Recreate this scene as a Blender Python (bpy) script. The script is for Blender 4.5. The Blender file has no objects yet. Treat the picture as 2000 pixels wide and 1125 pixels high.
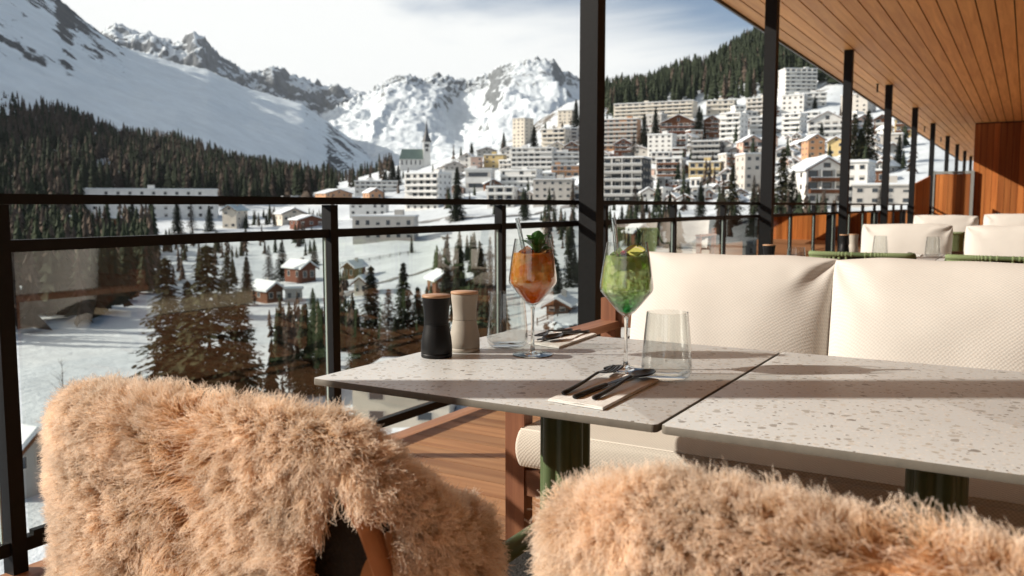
import bpy, bmesh, math, random
import numpy as np
from mathutils import Vector, Matrix, noise as mnoise

random.seed(7); rng = np.random.default_rng(7)
sc = bpy.context.scene
COL = sc.collection

# ------------------------------------------------------------------ camera
FPX = 1690.0                                   # focal length in pixels of a 2000 px wide frame
PITCH = math.atan(161.5 / FPX)
YAW = math.atan(1007 / math.hypot(FPX, 161.5))  # the terrace runs along +Y, the camera looks to its left
EYE = 1.08
FH = np.array([-math.sin(YAW), math.cos(YAW), 0.0])
RT = np.array([math.cos(YAW), math.sin(YAW), 0.0])
UPZ = np.array([0, 0, 1.0])
FW = FH * math.cos(PITCH) - UPZ * math.sin(PITCH)
UV = FH * math.sin(PITCH) + UPZ * math.cos(PITCH)
C0 = np.array([0, 0, EYE])

cam = bpy.data.cameras.new('camera'); camo = bpy.data.objects.new('camera', cam); COL.objects.link(camo)
camo.location = (0, 0, EYE)
camo.rotation_euler = (math.pi / 2 - PITCH, 0, YAW)
cam.sensor_width = 36; cam.lens = 36 * FPX / 2000
cam.clip_start = 0.05; cam.clip_end = 40000
cam.dof.use_dof = True; cam.dof.focus_distance = 1.93; cam.dof.aperture_fstop = 6.7
sc.camera = camo

# ------------------------------------------------------------------ light
SUN_EL = math.radians(27)
w = bpy.data.worlds.new('World'); sc.world = w; w.use_nodes = True
nt = w.node_tree; nt.nodes.clear(); N = nt.nodes.new; L = nt.links.new
out = N('ShaderNodeOutputWorld'); mixs = N('ShaderNodeMixShader')
sky = N('ShaderNodeTexSky'); sky.sky_type = 'NISHITA'; sky.sun_disc = False
sky.sun_elevation = SUN_EL; sky.sun_rotation = math.atan2(-RT[0], -RT[1]); sky.altitude = 1800; sky.ozone_density = 0.6; sky.dust_density = 0.6
bg1 = N('ShaderNodeBackground'); bg1.inputs[1].default_value = 0.065; L(sky.outputs[0], bg1.inputs[0])
bg2 = N('ShaderNodeBackground'); bg2.inputs[0].default_value = (0.755, 0.765, 0.755, 1); bg2.inputs[1].default_value = 0.83
tc = N('ShaderNodeTexCoord'); mp = N('ShaderNodeMapping'); mp.inputs['Scale'].default_value = (1.1, 1.1, 4.2)
mp.inputs['Location'].default_value = (0.3, 0.15, 0.4)
L(tc.outputs['Generated'], mp.inputs[0])
nz = N('ShaderNodeTexNoise'); nz.inputs['Scale'].default_value = 1.5; nz.inputs['Detail'].default_value = 7
nz.inputs['Roughness'].default_value = 0.55; nz.inputs['Distortion'].default_value = 0.7
L(mp.outputs[0], nz.inputs['Vector'])
sep = N('ShaderNodeSeparateXYZ'); L(tc.outputs['Generated'], sep.inputs[0])
el = N('ShaderNodeMapRange'); el.inputs[1].default_value = 0.08; el.inputs[2].default_value = 0.30
el.inputs[3].default_value = 0.42; el.inputs[4].default_value = 0.0; L(sep.outputs[2], el.inputs[0])
# veil thins from the valley head (west) towards the terrace axis
dotx = N('ShaderNodeVectorMath'); dotx.operation = 'DOT_PRODUCT'; L(tc.outputs['Generated'], dotx.inputs[0])
dotx.inputs[1].default_value = tuple(RT)
az = N('ShaderNodeMapRange'); az.inputs[1].default_value = -0.25; az.inputs[2].default_value = 0.35
az.inputs[3].default_value = 0.24; az.inputs[4].default_value = -0.31; L(dotx.outputs['Value'], az.inputs[0])
ad = N('ShaderNodeMath'); ad.operation = 'ADD'; L(nz.outputs[0], ad.inputs[0]); L(el.outputs[0], ad.inputs[1])
ad2 = N('ShaderNodeMath'); ad2.operation = 'ADD'; L(ad.outputs[0], ad2.inputs[0]); L(az.outputs[0], ad2.inputs[1])
rp = N('ShaderNodeMapRange'); rp.inputs[1].default_value = 0.42; rp.inputs[2].default_value = 0.80
rp.interpolation_type = 'SMOOTHSTEP'; L(ad2.outputs[0], rp.inputs[0])
L(rp.outputs[0], mixs.inputs[0]); L(bg1.outputs[0], mixs.inputs[1]); L(bg2.outputs[0], mixs.inputs[2])
L(mixs.outputs[0], out.inputs[0])

sl = bpy.data.lights.new('sun', 'SUN'); sl.energy = 4.5; sl.angle = math.radians(0.6); sl.color = (1.0, 0.915, 0.80)
so = bpy.data.objects.new('sun', sl); COL.objects.link(so)
SUN_TRAVEL = Vector(RT) * math.cos(SUN_EL) - Vector((0, 0, 1)) * math.sin(SUN_EL)
so.rotation_euler = SUN_TRAVEL.to_track_quat('-Z', 'Y').to_euler()
so.location = (-20, -10, 30)

vs = sc.view_settings
vs.view_transform = 'Standard'; vs.look = 'None'; vs.exposure = 0.70; vs.gamma = 1; vs.use_curve_mapping = False
sc.render.film_transparent = False
cy = sc.cycles
cy.use_denoising = True
try: cy.denoiser = 'OPENIMAGEDENOISE'
except Exception: pass
cy.max_bounces = 18; cy.transparent_max_bounces = 24; cy.transmission_bounces = 16; cy.glossy_bounces = 5; cy.diffuse_bounces = 4
cy.caustics_reflective = False; cy.caustics_refractive = False
cy.sample_clamp_indirect = 6

# ------------------------------------------------------------------ geometry helpers
def ray(u, v): return FW * FPX + RT * (u - 1000) + UV * (562.5 - v)
def P(u, v, d):
    r = ray(u, v); return C0 + r * (d / (r @ FH))
def atz(u, v, z):
    r = ray(u, v); return C0 + r * ((z - EYE) / r[2])
def plan(ua, d):                      # ground-plan point on the bearing of column ua at distance d
    return FH[:2] * d + RT[:2] * (d * (ua - 1000) / 1697.7)

def link(o, parent=None):
    COL.objects.link(o)
    if parent is not None: o.parent = parent
    return o
def tag(o, label=None, cat=None, group=None, kind=None):
    if label: o['label'] = label
    if cat: o['category'] = cat
    if group: o['group'] = group
    if kind: o['kind'] = kind
    return o
def empty(name, loc=(0, 0, 0), rz=0.0):
    o = bpy.data.objects.new(name, None); o.location = loc; o.rotation_euler = (0, 0, rz); o.empty_display_size = 0.1
    return link(o)
def thing(name, label, cat, loc=(0, 0, 0), rz=0.0, group=None):
    return tag(empty(name, loc, rz), label, cat, group)
def inst(name, me, parent=None, loc=(0, 0, 0), rz=0.0, scale=None, rot=None):
    o = bpy.data.objects.new(name, me); o.location = loc
    o.rotation_euler = rot if rot is not None else (0, 0, rz)
    if scale is not None: o.scale = scale
    return link(o, parent)
def pydata(name, verts, faces, mats, smooth=False, mi=None):
    me = bpy.data.meshes.new(name)
    me.from_pydata([tuple(map(float, v)) for v in verts], [], [tuple(map(int, f)) for f in faces])
    for m in (mats if isinstance(mats, (list, tuple)) else [mats]): me.materials.append(m)
    if smooth: me.polygons.foreach_set('use_smooth', [True] * len(me.polygons))
    if mi is not None: me.polygons.foreach_set('material_index', np.asarray(mi, dtype=np.int32))
    me.update(); return me
def bmesh_me(name, bm, mats, smooth=False, bevel=0.0, seg=2):
    if bevel > 0:
        bmesh.ops.bevel(bm, geom=[e for e in bm.edges if e.is_manifold and e.calc_face_angle(0) > 0.5], offset=bevel, segments=seg, profile=0.6, affect='EDGES')
    bmesh.ops.recalc_face_normals(bm, faces=bm.faces)
    me = bpy.data.meshes.new(name); bm.to_mesh(me); bm.free()
    for m in (mats if isinstance(mats, (list, tuple)) else [mats]): me.materials.append(m)
    if smooth:
        me.polygons.foreach_set('use_smooth', [True] * len(me.polygons))
        if hasattr(me, 'set_sharp_from_angle'): me.set_sharp_from_angle(angle=math.radians(38))
    return me
def bx(bm, x0, x1, y0, y1, z0, z1, mi=0, M=None):
    vs_ = [bm.verts.new((x, y, z)) for z in (z0, z1) for y in (y0, y1) for x in (x0, x1)]
    if M is not None:
        for v in vs_: v.co = M @ v.co
    for f in ((0, 2, 3, 1), (4, 5, 7, 6), (0, 1, 5, 4), (2, 6, 7, 3), (0, 4, 6, 2), (1, 3, 7, 5)):
        fc = bm.faces.new([vs_[i] for i in f]); fc.material_index = mi
    return vs_
def box_me(name, dims, mat, bevel=0.0, seg=2, smooth=None):
    bm = bmesh.new(); bx(bm, *dims); return bmesh_me(name, bm, mat, smooth=(bevel > 0 if smooth is None else smooth), bevel=bevel, seg=seg)
def lathe(name, prof, mat, n=40, smooth=True, closed=False):
    """prof: list of (r, z) from bottom to top; r == 0 makes a pole."""
    verts, faces, rings = [], [], []
    for r, z in prof:
        if r <= 1e-9: rings.append([len(verts)]); verts.append((0, 0, z))
        else:
            s = len(verts); rings.append(list(range(s, s + n)))
            verts += [(r * math.cos(2 * math.pi * i / n), r * math.sin(2 * math.pi * i / n), z) for i in range(n)]
    pairs = list(zip(rings[:-1], rings[1:]))
    if closed: pairs.append((rings[-1], rings[0]))
    for a, b in pairs:
        for i in range(n):
            j = (i + 1) % n
            if len(a) == 1 and len(b) == 1: break
            if len(a) == 1: faces.append((a[0], b[j], b[i]))
            elif len(b) == 1: faces.append((a[i], a[j], b[0]))
            else: faces.append((a[i], a[j], b[j], b[i]))
    me = pydata(name, verts, faces, mat, smooth)
    if smooth and hasattr(me, 'set_sharp_from_angle'): me.set_sharp_from_angle(angle=math.radians(50))
    return me
def tube(name, pts, rads, mat, n=10, flat=1.0, caps=True):
    """sweep a circle (flattened in z by `flat`) along points."""
    pts = [Vector(p) for p in pts]; verts, faces = [], []
    if not hasattr(rads, '__len__'): rads = [rads] * len(pts)
    for i, p in enumerate(pts):
        t = (pts[min(i + 1, len(pts) - 1)] - pts[max(i - 1, 0)]).normalized()
        a = t.cross(Vector((0, 0, 1)))
        if a.length < 1e-4: a = t.cross(Vector((0, 1, 0)))
        a.normalize(); b = a.cross(t).normalized()
        for k in range(n):
            q = 2 * math.pi * k / n
            verts.append(p + a * math.cos(q) * rads[i] + b * math.sin(q) * rads[i] * flat)
    for i in range(len(pts) - 1):
        for k in range(n):
            k2 = (k + 1) % n
            faces.append((i * n + k, i * n + k2, (i + 1) * n + k2, (i + 1) * n + k))
    if caps:
        faces.append(tuple(range(n))[::-1]); faces.append(tuple((len(pts) - 1) * n + k for k in range(n)))
    me = pydata(name, verts, faces, mat, True)
    if hasattr(me, 'set_sharp_from_angle'): me.set_sharp_from_angle(angle=math.radians(60))
    return me

# ------------------------------------------------------------------ materials
def principled(name):
    m = bpy.data.materials.new(name); m.use_nodes = True
    return m, m.node_tree, m.node_tree.nodes['Principled BSDF']
def nd(t, typ, **kw):
    n = t.nodes.new(typ)
    for k, v in kw.items():
        if k in n.inputs: n.inputs[k].default_value = v
        else: setattr(n, k, v)
    return n
def mat(name, color, rough=0.6, metal=0.0, var=0.0, vscale=8.0, bump=0.0, bscale=60.0, spec=0.5, rnd=0.0, coords='Object', detail=5):
    m, t, b = principled(name)
    b.inputs['Base Color'].default_value = (*color, 1); b.inputs['Roughness'].default_value = rough
    b.inputs['Metallic'].default_value = metal; b.inputs['Specular IOR Level'].default_value = spec
    tcn = nd(t, 'ShaderNodeTexCoord')
    src = None
    if var > 0:
        n = nd(t, 'ShaderNodeTexNoise', Scale=vscale, Detail=detail, Roughness=0.6); t.links.new(tcn.outputs[coords], n.inputs['Vector'])
        mr = nd(t, 'ShaderNodeMapRange'); mr.inputs[1].default_value = 0.3; mr.inputs[2].default_value = 0.7
        mr.inputs[3].default_value = 1 - var; mr.inputs[4].default_value = 1 + var; t.links.new(n.outputs[0], mr.inputs[0]); src = mr.outputs[0]
    if rnd > 0:
        oi = nd(t, 'ShaderNodeObjectInfo'); mr2 = nd(t, 'ShaderNodeMapRange'); mr2.inputs[3].default_value = 1 - rnd; mr2.inputs[4].default_value = 1 + rnd
        t.links.new(oi.outputs['Random'], mr2.inputs[0])
        if src is None: src = mr2.outputs[0]
        else:
            mm = nd(t, 'ShaderNodeMath', operation='MULTIPLY'); t.links.new(src, mm.inputs[0]); t.links.new(mr2.outputs[0], mm.inputs[1]); src = mm.outputs[0]
    if src is not None:
        vm = nd(t, 'ShaderNodeVectorMath', operation='SCALE'); vm.inputs[0].default_value = color; t.links.new(src, vm.inputs['Scale'])
        t.links.new(vm.outputs[0], b.inputs['Base Color'])
    if bump > 0:
        n2 = nd(t, 'ShaderNodeTexNoise', Scale=bscale, Detail=4); t.links.new(tcn.outputs[coords], n2.inputs['Vector'])
        bp = nd(t, 'ShaderNodeBump', Strength=bump, Distance=0.02); t.links.new(n2.outputs[0], bp.inputs['Height']); t.links.new(bp.outputs[0], b.inputs['Normal'])
    return m
def wood(name, c1, c2, axis='Y', scale=1.0, rough=0.55, rnd=0.18, bump=0.12):
    """long-grained wood; grain runs along the given object axis"""
    m, t, b = principled(name); tcn = nd(t, 'ShaderNodeTexCoord'); mp_ = nd(t, 'ShaderNodeMapping')
    s = [26 * scale] * 3; s['XYZ'.index(axis)] = 1.2 * scale; mp_.inputs['Scale'].default_value = s
    oi = nd(t, 'ShaderNodeObjectInfo'); off = nd(t, 'ShaderNodeVectorMath', operation='SCALE'); off.inputs[0].default_value = (37, 53, 71)
    t.links.new(oi.outputs['Random'], off.inputs['Scale']); ad_ = nd(t, 'ShaderNodeVectorMath', operation='ADD')
    t.links.new(tcn.outputs['Object'], mp_.inputs[0]); t.links.new(mp_.outputs[0], ad_.inputs[0]); t.links.new(off.outputs[0], ad_.inputs[1])
    n = nd(t, 'ShaderNodeTexNoise', Scale=1.0, Detail=6, Roughness=0.62, Distortion=0.6); t.links.new(ad_.outputs[0], n.inputs['Vector'])
    cr = nd(t, 'ShaderNodeValToRGB'); cr.color_ramp.elements[0].position = 0.32; cr.color_ramp.elements[1].position = 0.70
    cr.color_ramp.elements[0].color = (*c1, 1); cr.color_ramp.elements[1].color = (*c2, 1); t.links.new(n.outputs[0], cr.inputs[0])
    mr = nd(t, 'ShaderNodeMapRange'); mr.inputs[3].default_value = 1 - rnd; mr.inputs[4].default_value = 1 + rnd; t.links.new(oi.outputs['Random'], mr.inputs[0])
    vm = nd(t, 'ShaderNodeVectorMath', operation='SCALE'); t.links.new(cr.outputs[0], vm.inputs[0]); t.links.new(mr.outputs[0], vm.inputs['Scale'])
    t.links.new(vm.outputs[0], b.inputs['Base Color']); b.inputs['Roughness'].default_value = rough
    bp = nd(t, 'ShaderNodeBump', Strength=bump, Distance=0.004); t.links.new(n.outputs[0], bp.inputs['Height']); t.links.new(bp.outputs[0], b.inputs['Normal'])
    return m
def fabric(name, c, scale=260.0, bump=0.55, var=0.12):
    m, t, b = principled(name); tcn = nd(t, 'ShaderNodeTexCoord')
    mp_ = nd(t, 'ShaderNodeMapping'); mp_.inputs['Scale'].default_value = (1, 1, 0.8); t.links.new(tcn.outputs['Object'], mp_.inputs[0])
    dn = nd(t, 'ShaderNodeTexNoise', Scale=60, Detail=2); t.links.new(tcn.outputs['Object'], dn.inputs['Vector'])
    ds = nd(t, 'ShaderNodeVectorMath', operation='SCALE'); ds.inputs['Scale'].default_value = 0.006; t.links.new(dn.outputs['Color'], ds.inputs[0])
    da = nd(t, 'ShaderNodeVectorMath', operation='ADD'); t.links.new(tcn.outputs['Object'], da.inputs[0]); t.links.new(ds.outputs[0], da.inputs[1])
    sx = nd(t, 'ShaderNodeSeparateXYZ'); t.links.new(da.outputs[0], sx.inputs[0]); k_ = 2 * math.pi * scale
    def sn(sock, add=None):
        if add is not None:
            p_ = nd(t, 'ShaderNodeMath', operation='ADD'); t.links.new(sock, p_.inputs[0]); t.links.new(add, p_.inputs[1]); sock = p_.outputs[0]
        q_ = nd(t, 'ShaderNodeMath', operation='MULTIPLY'); q_.inputs[1].default_value = k_; t.links.new(sock, q_.inputs[0]); r_ = nd(t, 'ShaderNodeMath', operation='SINE'); t.links.new(q_.outputs[0], r_.inputs[0]); return r_.outputs[0]
    mm0 = nd(t, 'ShaderNodeMath', operation='MULTIPLY'); t.links.new(sn(sx.outputs[0]), mm0.inputs[0]); t.links.new(sn(sx.outputs[1], sx.outputs[2]), mm0.inputs[1])
    v = nd(t, 'ShaderNodeMath', operation='MULTIPLY_ADD'); v.inputs[1].default_value = 0.36; v.inputs[2].default_value = 0.38; t.links.new(mm0.outputs[0], v.inputs[0])
    n = nd(t, 'ShaderNodeTexNoise', Scale=7, Detail=5); t.links.new(tcn.outputs['Object'], n.inputs['Vector'])
    mr = nd(t, 'ShaderNodeMapRange'); mr.inputs[1].default_value = 0.0; mr.inputs[2].default_value = 0.75; mr.inputs[3].default_value = 1 + var * 0.6; mr.inputs[4].default_value = 1 - var * 1.6
    t.links.new(v.outputs[0], mr.inputs[0])
    mr2 = nd(t, 'ShaderNodeMapRange'); mr2.inputs[3].default_value = 1 - var; mr2.inputs[4].default_value = 1 + var; t.links.new(n.outputs[0], mr2.inputs[0])
    mm = nd(t, 'ShaderNodeMath', operation='MULTIPLY'); t.links.new(mr.outputs[0], mm.inputs[0]); t.links.new(mr2.outputs[0], mm.inputs[1])
    vm = nd(t, 'ShaderNodeVectorMath', operation='SCALE'); vm.inputs[0].default_value = c; t.links.new(mm.outputs[0], vm.inputs['Scale'])
    t.links.new(vm.outputs[0], b.inputs['Base Color']); b.inputs['Roughness'].default_value = 0.95; b.inputs['Specular IOR Level'].default_value = 0.15
    iv = nd(t, 'ShaderNodeMath', operation='SUBTRACT'); iv.inputs[0].default_value = 1; t.links.new(v.outputs[0], iv.inputs[1])
    bp = nd(t, 'ShaderNodeBump', Strength=bump, Distance=0.004); t.links.new(iv.outputs[0], bp.inputs['Height']); t.links.new(bp.outputs[0], b.inputs['Normal'])
    return m
def thin_glass(name, tint=(0.97, 0.985, 0.98), ior=1.45, rough=0.0, boost=1.0):
    m = bpy.data.materials.new(name); m.use_nodes = True; t = m.node_tree; t.nodes.clear()
    o = nd(t, 'ShaderNodeOutputMaterial'); tr = nd(t, 'ShaderNodeBsdfTransparent'); tr.inputs[0].default_value = (*tint, 1)
    gl = nd(t, 'ShaderNodeBsdfGlossy'); gl.inputs['Roughness'].default_value = rough
    fr = nd(t, 'ShaderNodeLayerWeight', Blend=0.5); pw = nd(t, 'ShaderNodeMath', operation='POWER'); pw.inputs[1].default_value = 4.0
    t.links.new(fr.outputs['Facing'], pw.inputs[0]); r0 = ((ior - 1) / (ior + 1)) ** 2
    mlt = nd(t, 'ShaderNodeMath', operation='MULTIPLY_ADD', use_clamp=True); mlt.inputs[1].default_value = boost * (1 - r0); mlt.inputs[2].default_value = r0 * boost
    t.links.new(pw.outputs[0], mlt.inputs[0]); mx = nd(t, 'ShaderNodeMixShader'); t.links.new(mlt.outputs[0], mx.inputs[0])
    t.links.new(tr.outputs[0], mx.inputs[1]); t.links.new(gl.outputs[0], mx.inputs[2]); t.links.new(mx.outputs[0], o.inputs[0])
    return m

M = {}
M['black_steel'] = mat('black_steel', (0.013, 0.0135, 0.0145), 0.5, 0.0, var=0.12, vscale=30, spec=0.15)
M['soffit'] = wood('soffit_larch', (0.55, 0.235, 0.058), (0.76, 0.385, 0.115), 'Y', 0.55, 0.6, 0.14)
M['cladding'] = wood('wall_larch', (0.34, 0.10, 0.022), (0.55, 0.20, 0.05), 'Z', 0.5, 0.5, 0.35)
M['decking'] = wood('decking_hardwood', (0.30, 0.13, 0.055), (0.50, 0.26, 0.125), 'X', 0.7, 0.55, 0.22)
M['teak'] = wood('bench_teak', (0.16, 0.06, 0.03), (0.26, 0.11, 0.055), 'Z', 1.4, 0.5, 0.12)
M['teak_x'] = wood('bench_teak_rail', (0.13, 0.055, 0.03), (0.22, 0.10, 0.055), 'X', 1.4, 0.5, 0.12)
M['dark_gap'] = mat('shadow_gap', (0.02, 0.017, 0.014), 0.9)
M['fascia'] = mat('roof_fascia', (0.03, 0.03, 0.032), 0.5, var=0.1)
M['grey_metal'] = mat('grey_frame', (0.30, 0.32, 0.31), 0.5, 0.3, var=0.08)
M['pane'] = thin_glass('railing_glass', (0.90, 0.935, 0.91), 1.5, 0.0, 2.7)
M['glass_edge'] = mat('glass_edge', (0.45, 0.55, 0.52), 0.15)
M['plaster'] = mat('hotel_plaster', (0.55, 0.52, 0.47), 0.8, var=0.06, bump=0.1)
M['cushion'] = fabric('cushion_weave', (0.61, 0.585, 0.545), 95, 0.16, 0.09)
M['seat_fabric'] = fabric('seat_weave', (0.58, 0.53, 0.46), 95, 0.26, 0.12)
M['green'] = mat('green_metal', (0.085, 0.125, 0.055), 0.38, 0.0, var=0.06, vscale=20)
M['green_rope'] = mat('green_rope', (0.20, 0.26, 0.12), 0.8, var=0.2, vscale=120, bump=0.5, bscale=400)
M['weave_dark'] = mat('dark_weave', (0.018, 0.016, 0.014), 0.85, var=0.3, vscale=60, bump=0.4, bscale=200)
M['leather'] = mat('tan_leather', (0.38, 0.165, 0.07), 0.6, var=0.1, vscale=30, bump=0.1, bscale=200)
M['mill_black'] = mat('mill_black', (0.006, 0.006, 0.0065), 0.45, var=0.1, vscale=40, bump=0.03, bscale=300, spec=0.25)
M['mill_grey'] = mat('mill_grey', (0.36, 0.325, 0.275), 0.6, var=0.05, vscale=40, bump=0.03, bscale=300)
M['mill_wood'] = wood('mill_lid_oak', (0.34, 0.19, 0.105), (0.46, 0.28, 0.16), 'X', 4, 0.5, 0.05)
M['napkin'] = mat('napkin_linen', (0.80, 0.79, 0.76), 0.9, var=0.05, vscale=40, bump=0.35, bscale=900)
M['cutlery'] = mat('black_cutlery', (0.010, 0.0095, 0.0095), 0.34, 0.0, spec=0.3)
M['crystal'] = thin_glass('drinking_glass', (0.97, 0.98, 0.975), 1.48, 0.0, 1.7)
gm, gt, gb = principled('solid_glass'); gb.inputs['Transmission Weight'].default_value = 1; gb.inputs['Roughness'].default_value = 0; gb.inputs['IOR'].default_value = 1.45
gb.inputs['Base Color'].default_value = (0.97, 0.985, 0.98, 1); M['solid_glass'] = gm
M['mint'] = mat('mint_leaf', (0.05, 0.17, 0.025), 0.5, var=0.35, vscale=90, bump=0.5, bscale=250)
M['rosemary'] = mat('rosemary', (0.05, 0.10, 0.045), 0.6, var=0.3, vscale=120)
M['raspberry'] = mat('raspberry', (0.45, 0.02, 0.03), 0.4, bump=0.4, bscale=400)

def terrazzo():
    m, t, b = principled('terrazzo_top'); tcn = nd(t, 'ShaderNodeTexCoord')
    base = (0.55, 0.575, 0.58)
    prev = None
    n0 = nd(t, 'ShaderNodeTexNoise', Scale=9, Detail=6); t.links.new(tcn.outputs['Object'], n0.inputs['Vector'])
    mr0 = nd(t, 'ShaderNodeMapRange'); mr0.inputs[3].default_value = 0.93; mr0.inputs[4].default_value = 1.07; t.links.new(n0.outputs[0], mr0.inputs[0])
    vm = nd(t, 'ShaderNodeVectorMath', operation='SCALE'); vm.inputs[0].default_value = base; t.links.new(mr0.outputs[0], vm.inputs['Scale']); prev = vm.outputs[0]
    for sc_, thr, keep, lo, hi in ((170, 0.34, 0.5, (0.50, 0.48, 0.44), (0.68, 0.665, 0.63)), (74, 0.30, 0.28, (0.38, 0.36, 0.32), (0.56, 0.54, 0.50)), (40, 0.24, 0.20, (0.22, 0.21, 0.195), (0.46, 0.45, 0.42)), (105, 0.24, 0.13, (0.10, 0.095, 0.09), (0.30, 0.26, 0.22))):
        # warp the cells so the chips are broken pieces, not dots
        wn = nd(t, 'ShaderNodeTexNoise', Scale=sc_ * 1.3, Detail=2); t.links.new(tcn.outputs['Object'], wn.inputs['Vector'])
        ws = nd(t, 'ShaderNodeVectorMath', operation='SCALE'); ws.inputs['Scale'].default_value = 0.75 / sc_; t.links.new(wn.outputs['Color'], ws.inputs[0])
        wa = nd(t, 'ShaderNodeVectorMath', operation='ADD'); t.links.new(tcn.outputs['Object'], wa.inputs[0]); t.links.new(ws.outputs[0], wa.inputs[1])
        v = nd(t, 'ShaderNodeTexVoronoi', Scale=sc_, voronoi_dimensions='2D'); t.links.new(wa.outputs[0], v.inputs['Vector'])
        sp = nd(t, 'ShaderNodeSeparateColor'); t.links.new(v.outputs['Color'], sp.inputs[0])
        th = nd(t, 'ShaderNodeMath', operation='MULTIPLY'); th.inputs[1].default_value = thr; t.links.new(sp.outputs[0], th.inputs[0])
        a1 = nd(t, 'ShaderNodeMath', operation='ADD'); a1.inputs[1].default_value = thr * 0.35; t.links.new(th.outputs[0], a1.inputs[0])
        lt = nd(t, 'ShaderNodeMath', operation='LESS_THAN'); t.links.new(v.outputs['Distance'], lt.inputs[0]); t.links.new(a1.outputs[0], lt.inputs[1])
        kp = nd(t, 'ShaderNodeMath', operation='LESS_THAN'); kp.inputs[1].default_value = keep; t.links.new(sp.outputs[1], kp.inputs[0])
        mk = nd(t, 'ShaderNodeMath', operation='MULTIPLY'); t.links.new(lt.outputs[0], mk.inputs[0]); t.links.new(kp.outputs[0], mk.inputs[1])
        cc = nd(t, 'ShaderNodeMix', data_type='RGBA'); cc.inputs[6].default_value = (*lo, 1); cc.inputs[7].default_value = (*hi, 1); t.links.new(sp.outputs[2], cc.inputs[0])
        mx = nd(t, 'ShaderNodeMix', data_type='RGBA'); t.links.new(mk.outputs[0], mx.inputs[0]); t.links.new(prev, mx.inputs[6]); t.links.new(cc.outputs[2], mx.inputs[7]); prev = mx.outputs[2]
    t.links.new(prev, b.inputs['Base Color']); b.inputs['Roughness'].default_value = 0.42
    return m
M['terrazzo'] = terrazzo()
M['table_edge'] = mat('table_edge', (0.16, 0.145, 0.12), 0.55, var=0.1, vscale=60)

def snow_rock(name, rock, thr, soft, nscale, snow=(0.62, 0.67, 0.70), amp=0.5, hbias=None, fine=8.0):
    """snow that gives way to rock where the ground is steep or wind-blown"""
    m, t, b = principled(name); g = nd(t, 'ShaderNodeNewGeometry'); tcn = nd(t, 'ShaderNodeTexCoord')
    sp = nd(t, 'ShaderNodeSeparateXYZ'); t.links.new(g.outputs['Normal'], sp.inputs[0])
    n = nd(t, 'ShaderNodeTexNoise', Scale=nscale, Detail=10, Roughness=0.68); t.links.new(tcn.outputs['Object'], n.inputs['Vector'])
    n1 = nd(t, 'ShaderNodeTexNoise', Scale=nscale * fine, Detail=6, Roughness=0.7); t.links.new(tcn.outputs['Object'], n1.inputs['Vector'])
    a0 = nd(t, 'ShaderNodeMath', operation='MULTIPLY_ADD'); a0.inputs[1].default_value = 0.45; t.links.new(n1.outputs[0], a0.inputs[0]); t.links.new(n.outputs[0], a0.inputs[2])
    a = nd(t, 'ShaderNodeMath', operation='MULTIPLY_ADD'); a.inputs[1].default_value = amp; t.links.new(a0.outputs[0], a.inputs[0]); t.links.new(sp.outputs[2], a.inputs[2])
    src = a.outputs[0]
    if hbias:
        s2 = nd(t, 'ShaderNodeSeparateXYZ'); t.links.new(g.outputs['Position'], s2.inputs[0])
        mr = nd(t, 'ShaderNodeMapRange'); mr.inputs[1].default_value = hbias[0]; mr.inputs[2].default_value = hbias[1]; mr.inputs[3].default_value = hbias[2]; mr.inputs[4].default_value = 0
        t.links.new(s2.outputs[2], mr.inputs[0]); a2 = nd(t, 'ShaderNodeMath', operation='ADD'); t.links.new(src, a2.inputs[0]); t.links.new(mr.outputs[0], a2.inputs[1]); src = a2.outputs[0]
    st = nd(t, 'ShaderNodeMapRange'); st.interpolation_type = 'SMOOTHSTEP'; st.inputs[1].default_value = thr - soft; st.inputs[2].default_value = thr + soft; t.links.new(src, st.inputs[0])
    rn = nd(t, 'ShaderNodeTexNoise', Scale=nscale * 9, Detail=5); t.links.new(tcn.outputs['Object'], rn.inputs['Vector'])
    rv = nd(t, 'ShaderNodeVectorMath', operation='SCALE'); rv.inputs[0].default_value = tuple(c * 2 for c in rock); t.links.new(rn.outputs[0], rv.inputs['Scale'])
    sn = nd(t, 'ShaderNodeTexNoise', Scale=nscale * 3, Detail=8, Roughness=0.65, Distortion=0.8); t.links.new(tcn.outputs['Object'], sn.inputs['Vector'])
    sr = nd(t, 'ShaderNodeMapRange'); sr.inputs[1].default_value = 0.3; sr.inputs[2].default_value = 0.7; sr.inputs[3].default_value = 0.86; sr.inputs[4].default_value = 1.06; t.links.new(sn.outputs[0], sr.inputs[0])
    sv = nd(t, 'ShaderNodeVectorMath', operation='SCALE'); sv.inputs[0].default_value = snow; t.links.new(sr.outputs[0], sv.inputs['Scale'])
    mx = nd(t, 'ShaderNodeMix', data_type='RGBA'); t.links.new(st.outputs[0], mx.inputs[0]); t.links.new(rv.outputs[0], mx.inputs[6]); t.links.new(sv.outputs[0], mx.inputs[7])
    t.links.new(mx.outputs[2], b.inputs['Base Color']); b.inputs['Roughness'].default_value = 0.75; b.inputs['Specular IOR Level'].default_value = 0.2
    bp = nd(t, 'ShaderNodeBump', Strength=0.6, Distance=1.8 / max(nscale * 60, 1e-3)); t.links.new(n1.outputs[0], bp.inputs['Height']); t.links.new(bp.outputs[0], b.inputs['Normal'])
    return m
M['snow'] = snow_rock('snow_ground', (0.10, 0.08, 0.06), 1.165, 0.025, 0.03, snow=(0.58, 0.62, 0.645), amp=0.42)
M['mtn_left'] = snow_rock('left_mountain_snow', (0.045, 0.05, 0.055), 1.018, 0.02, 0.0050, snow=(0.74, 0.80, 0.82), amp=0.36, fine=7)
M['mtn_ridge'] = snow_rock('far_ridge_snow', (0.10, 0.11, 0.12), 1.27, 0.08, 0.0035, amp=0.75)
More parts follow.
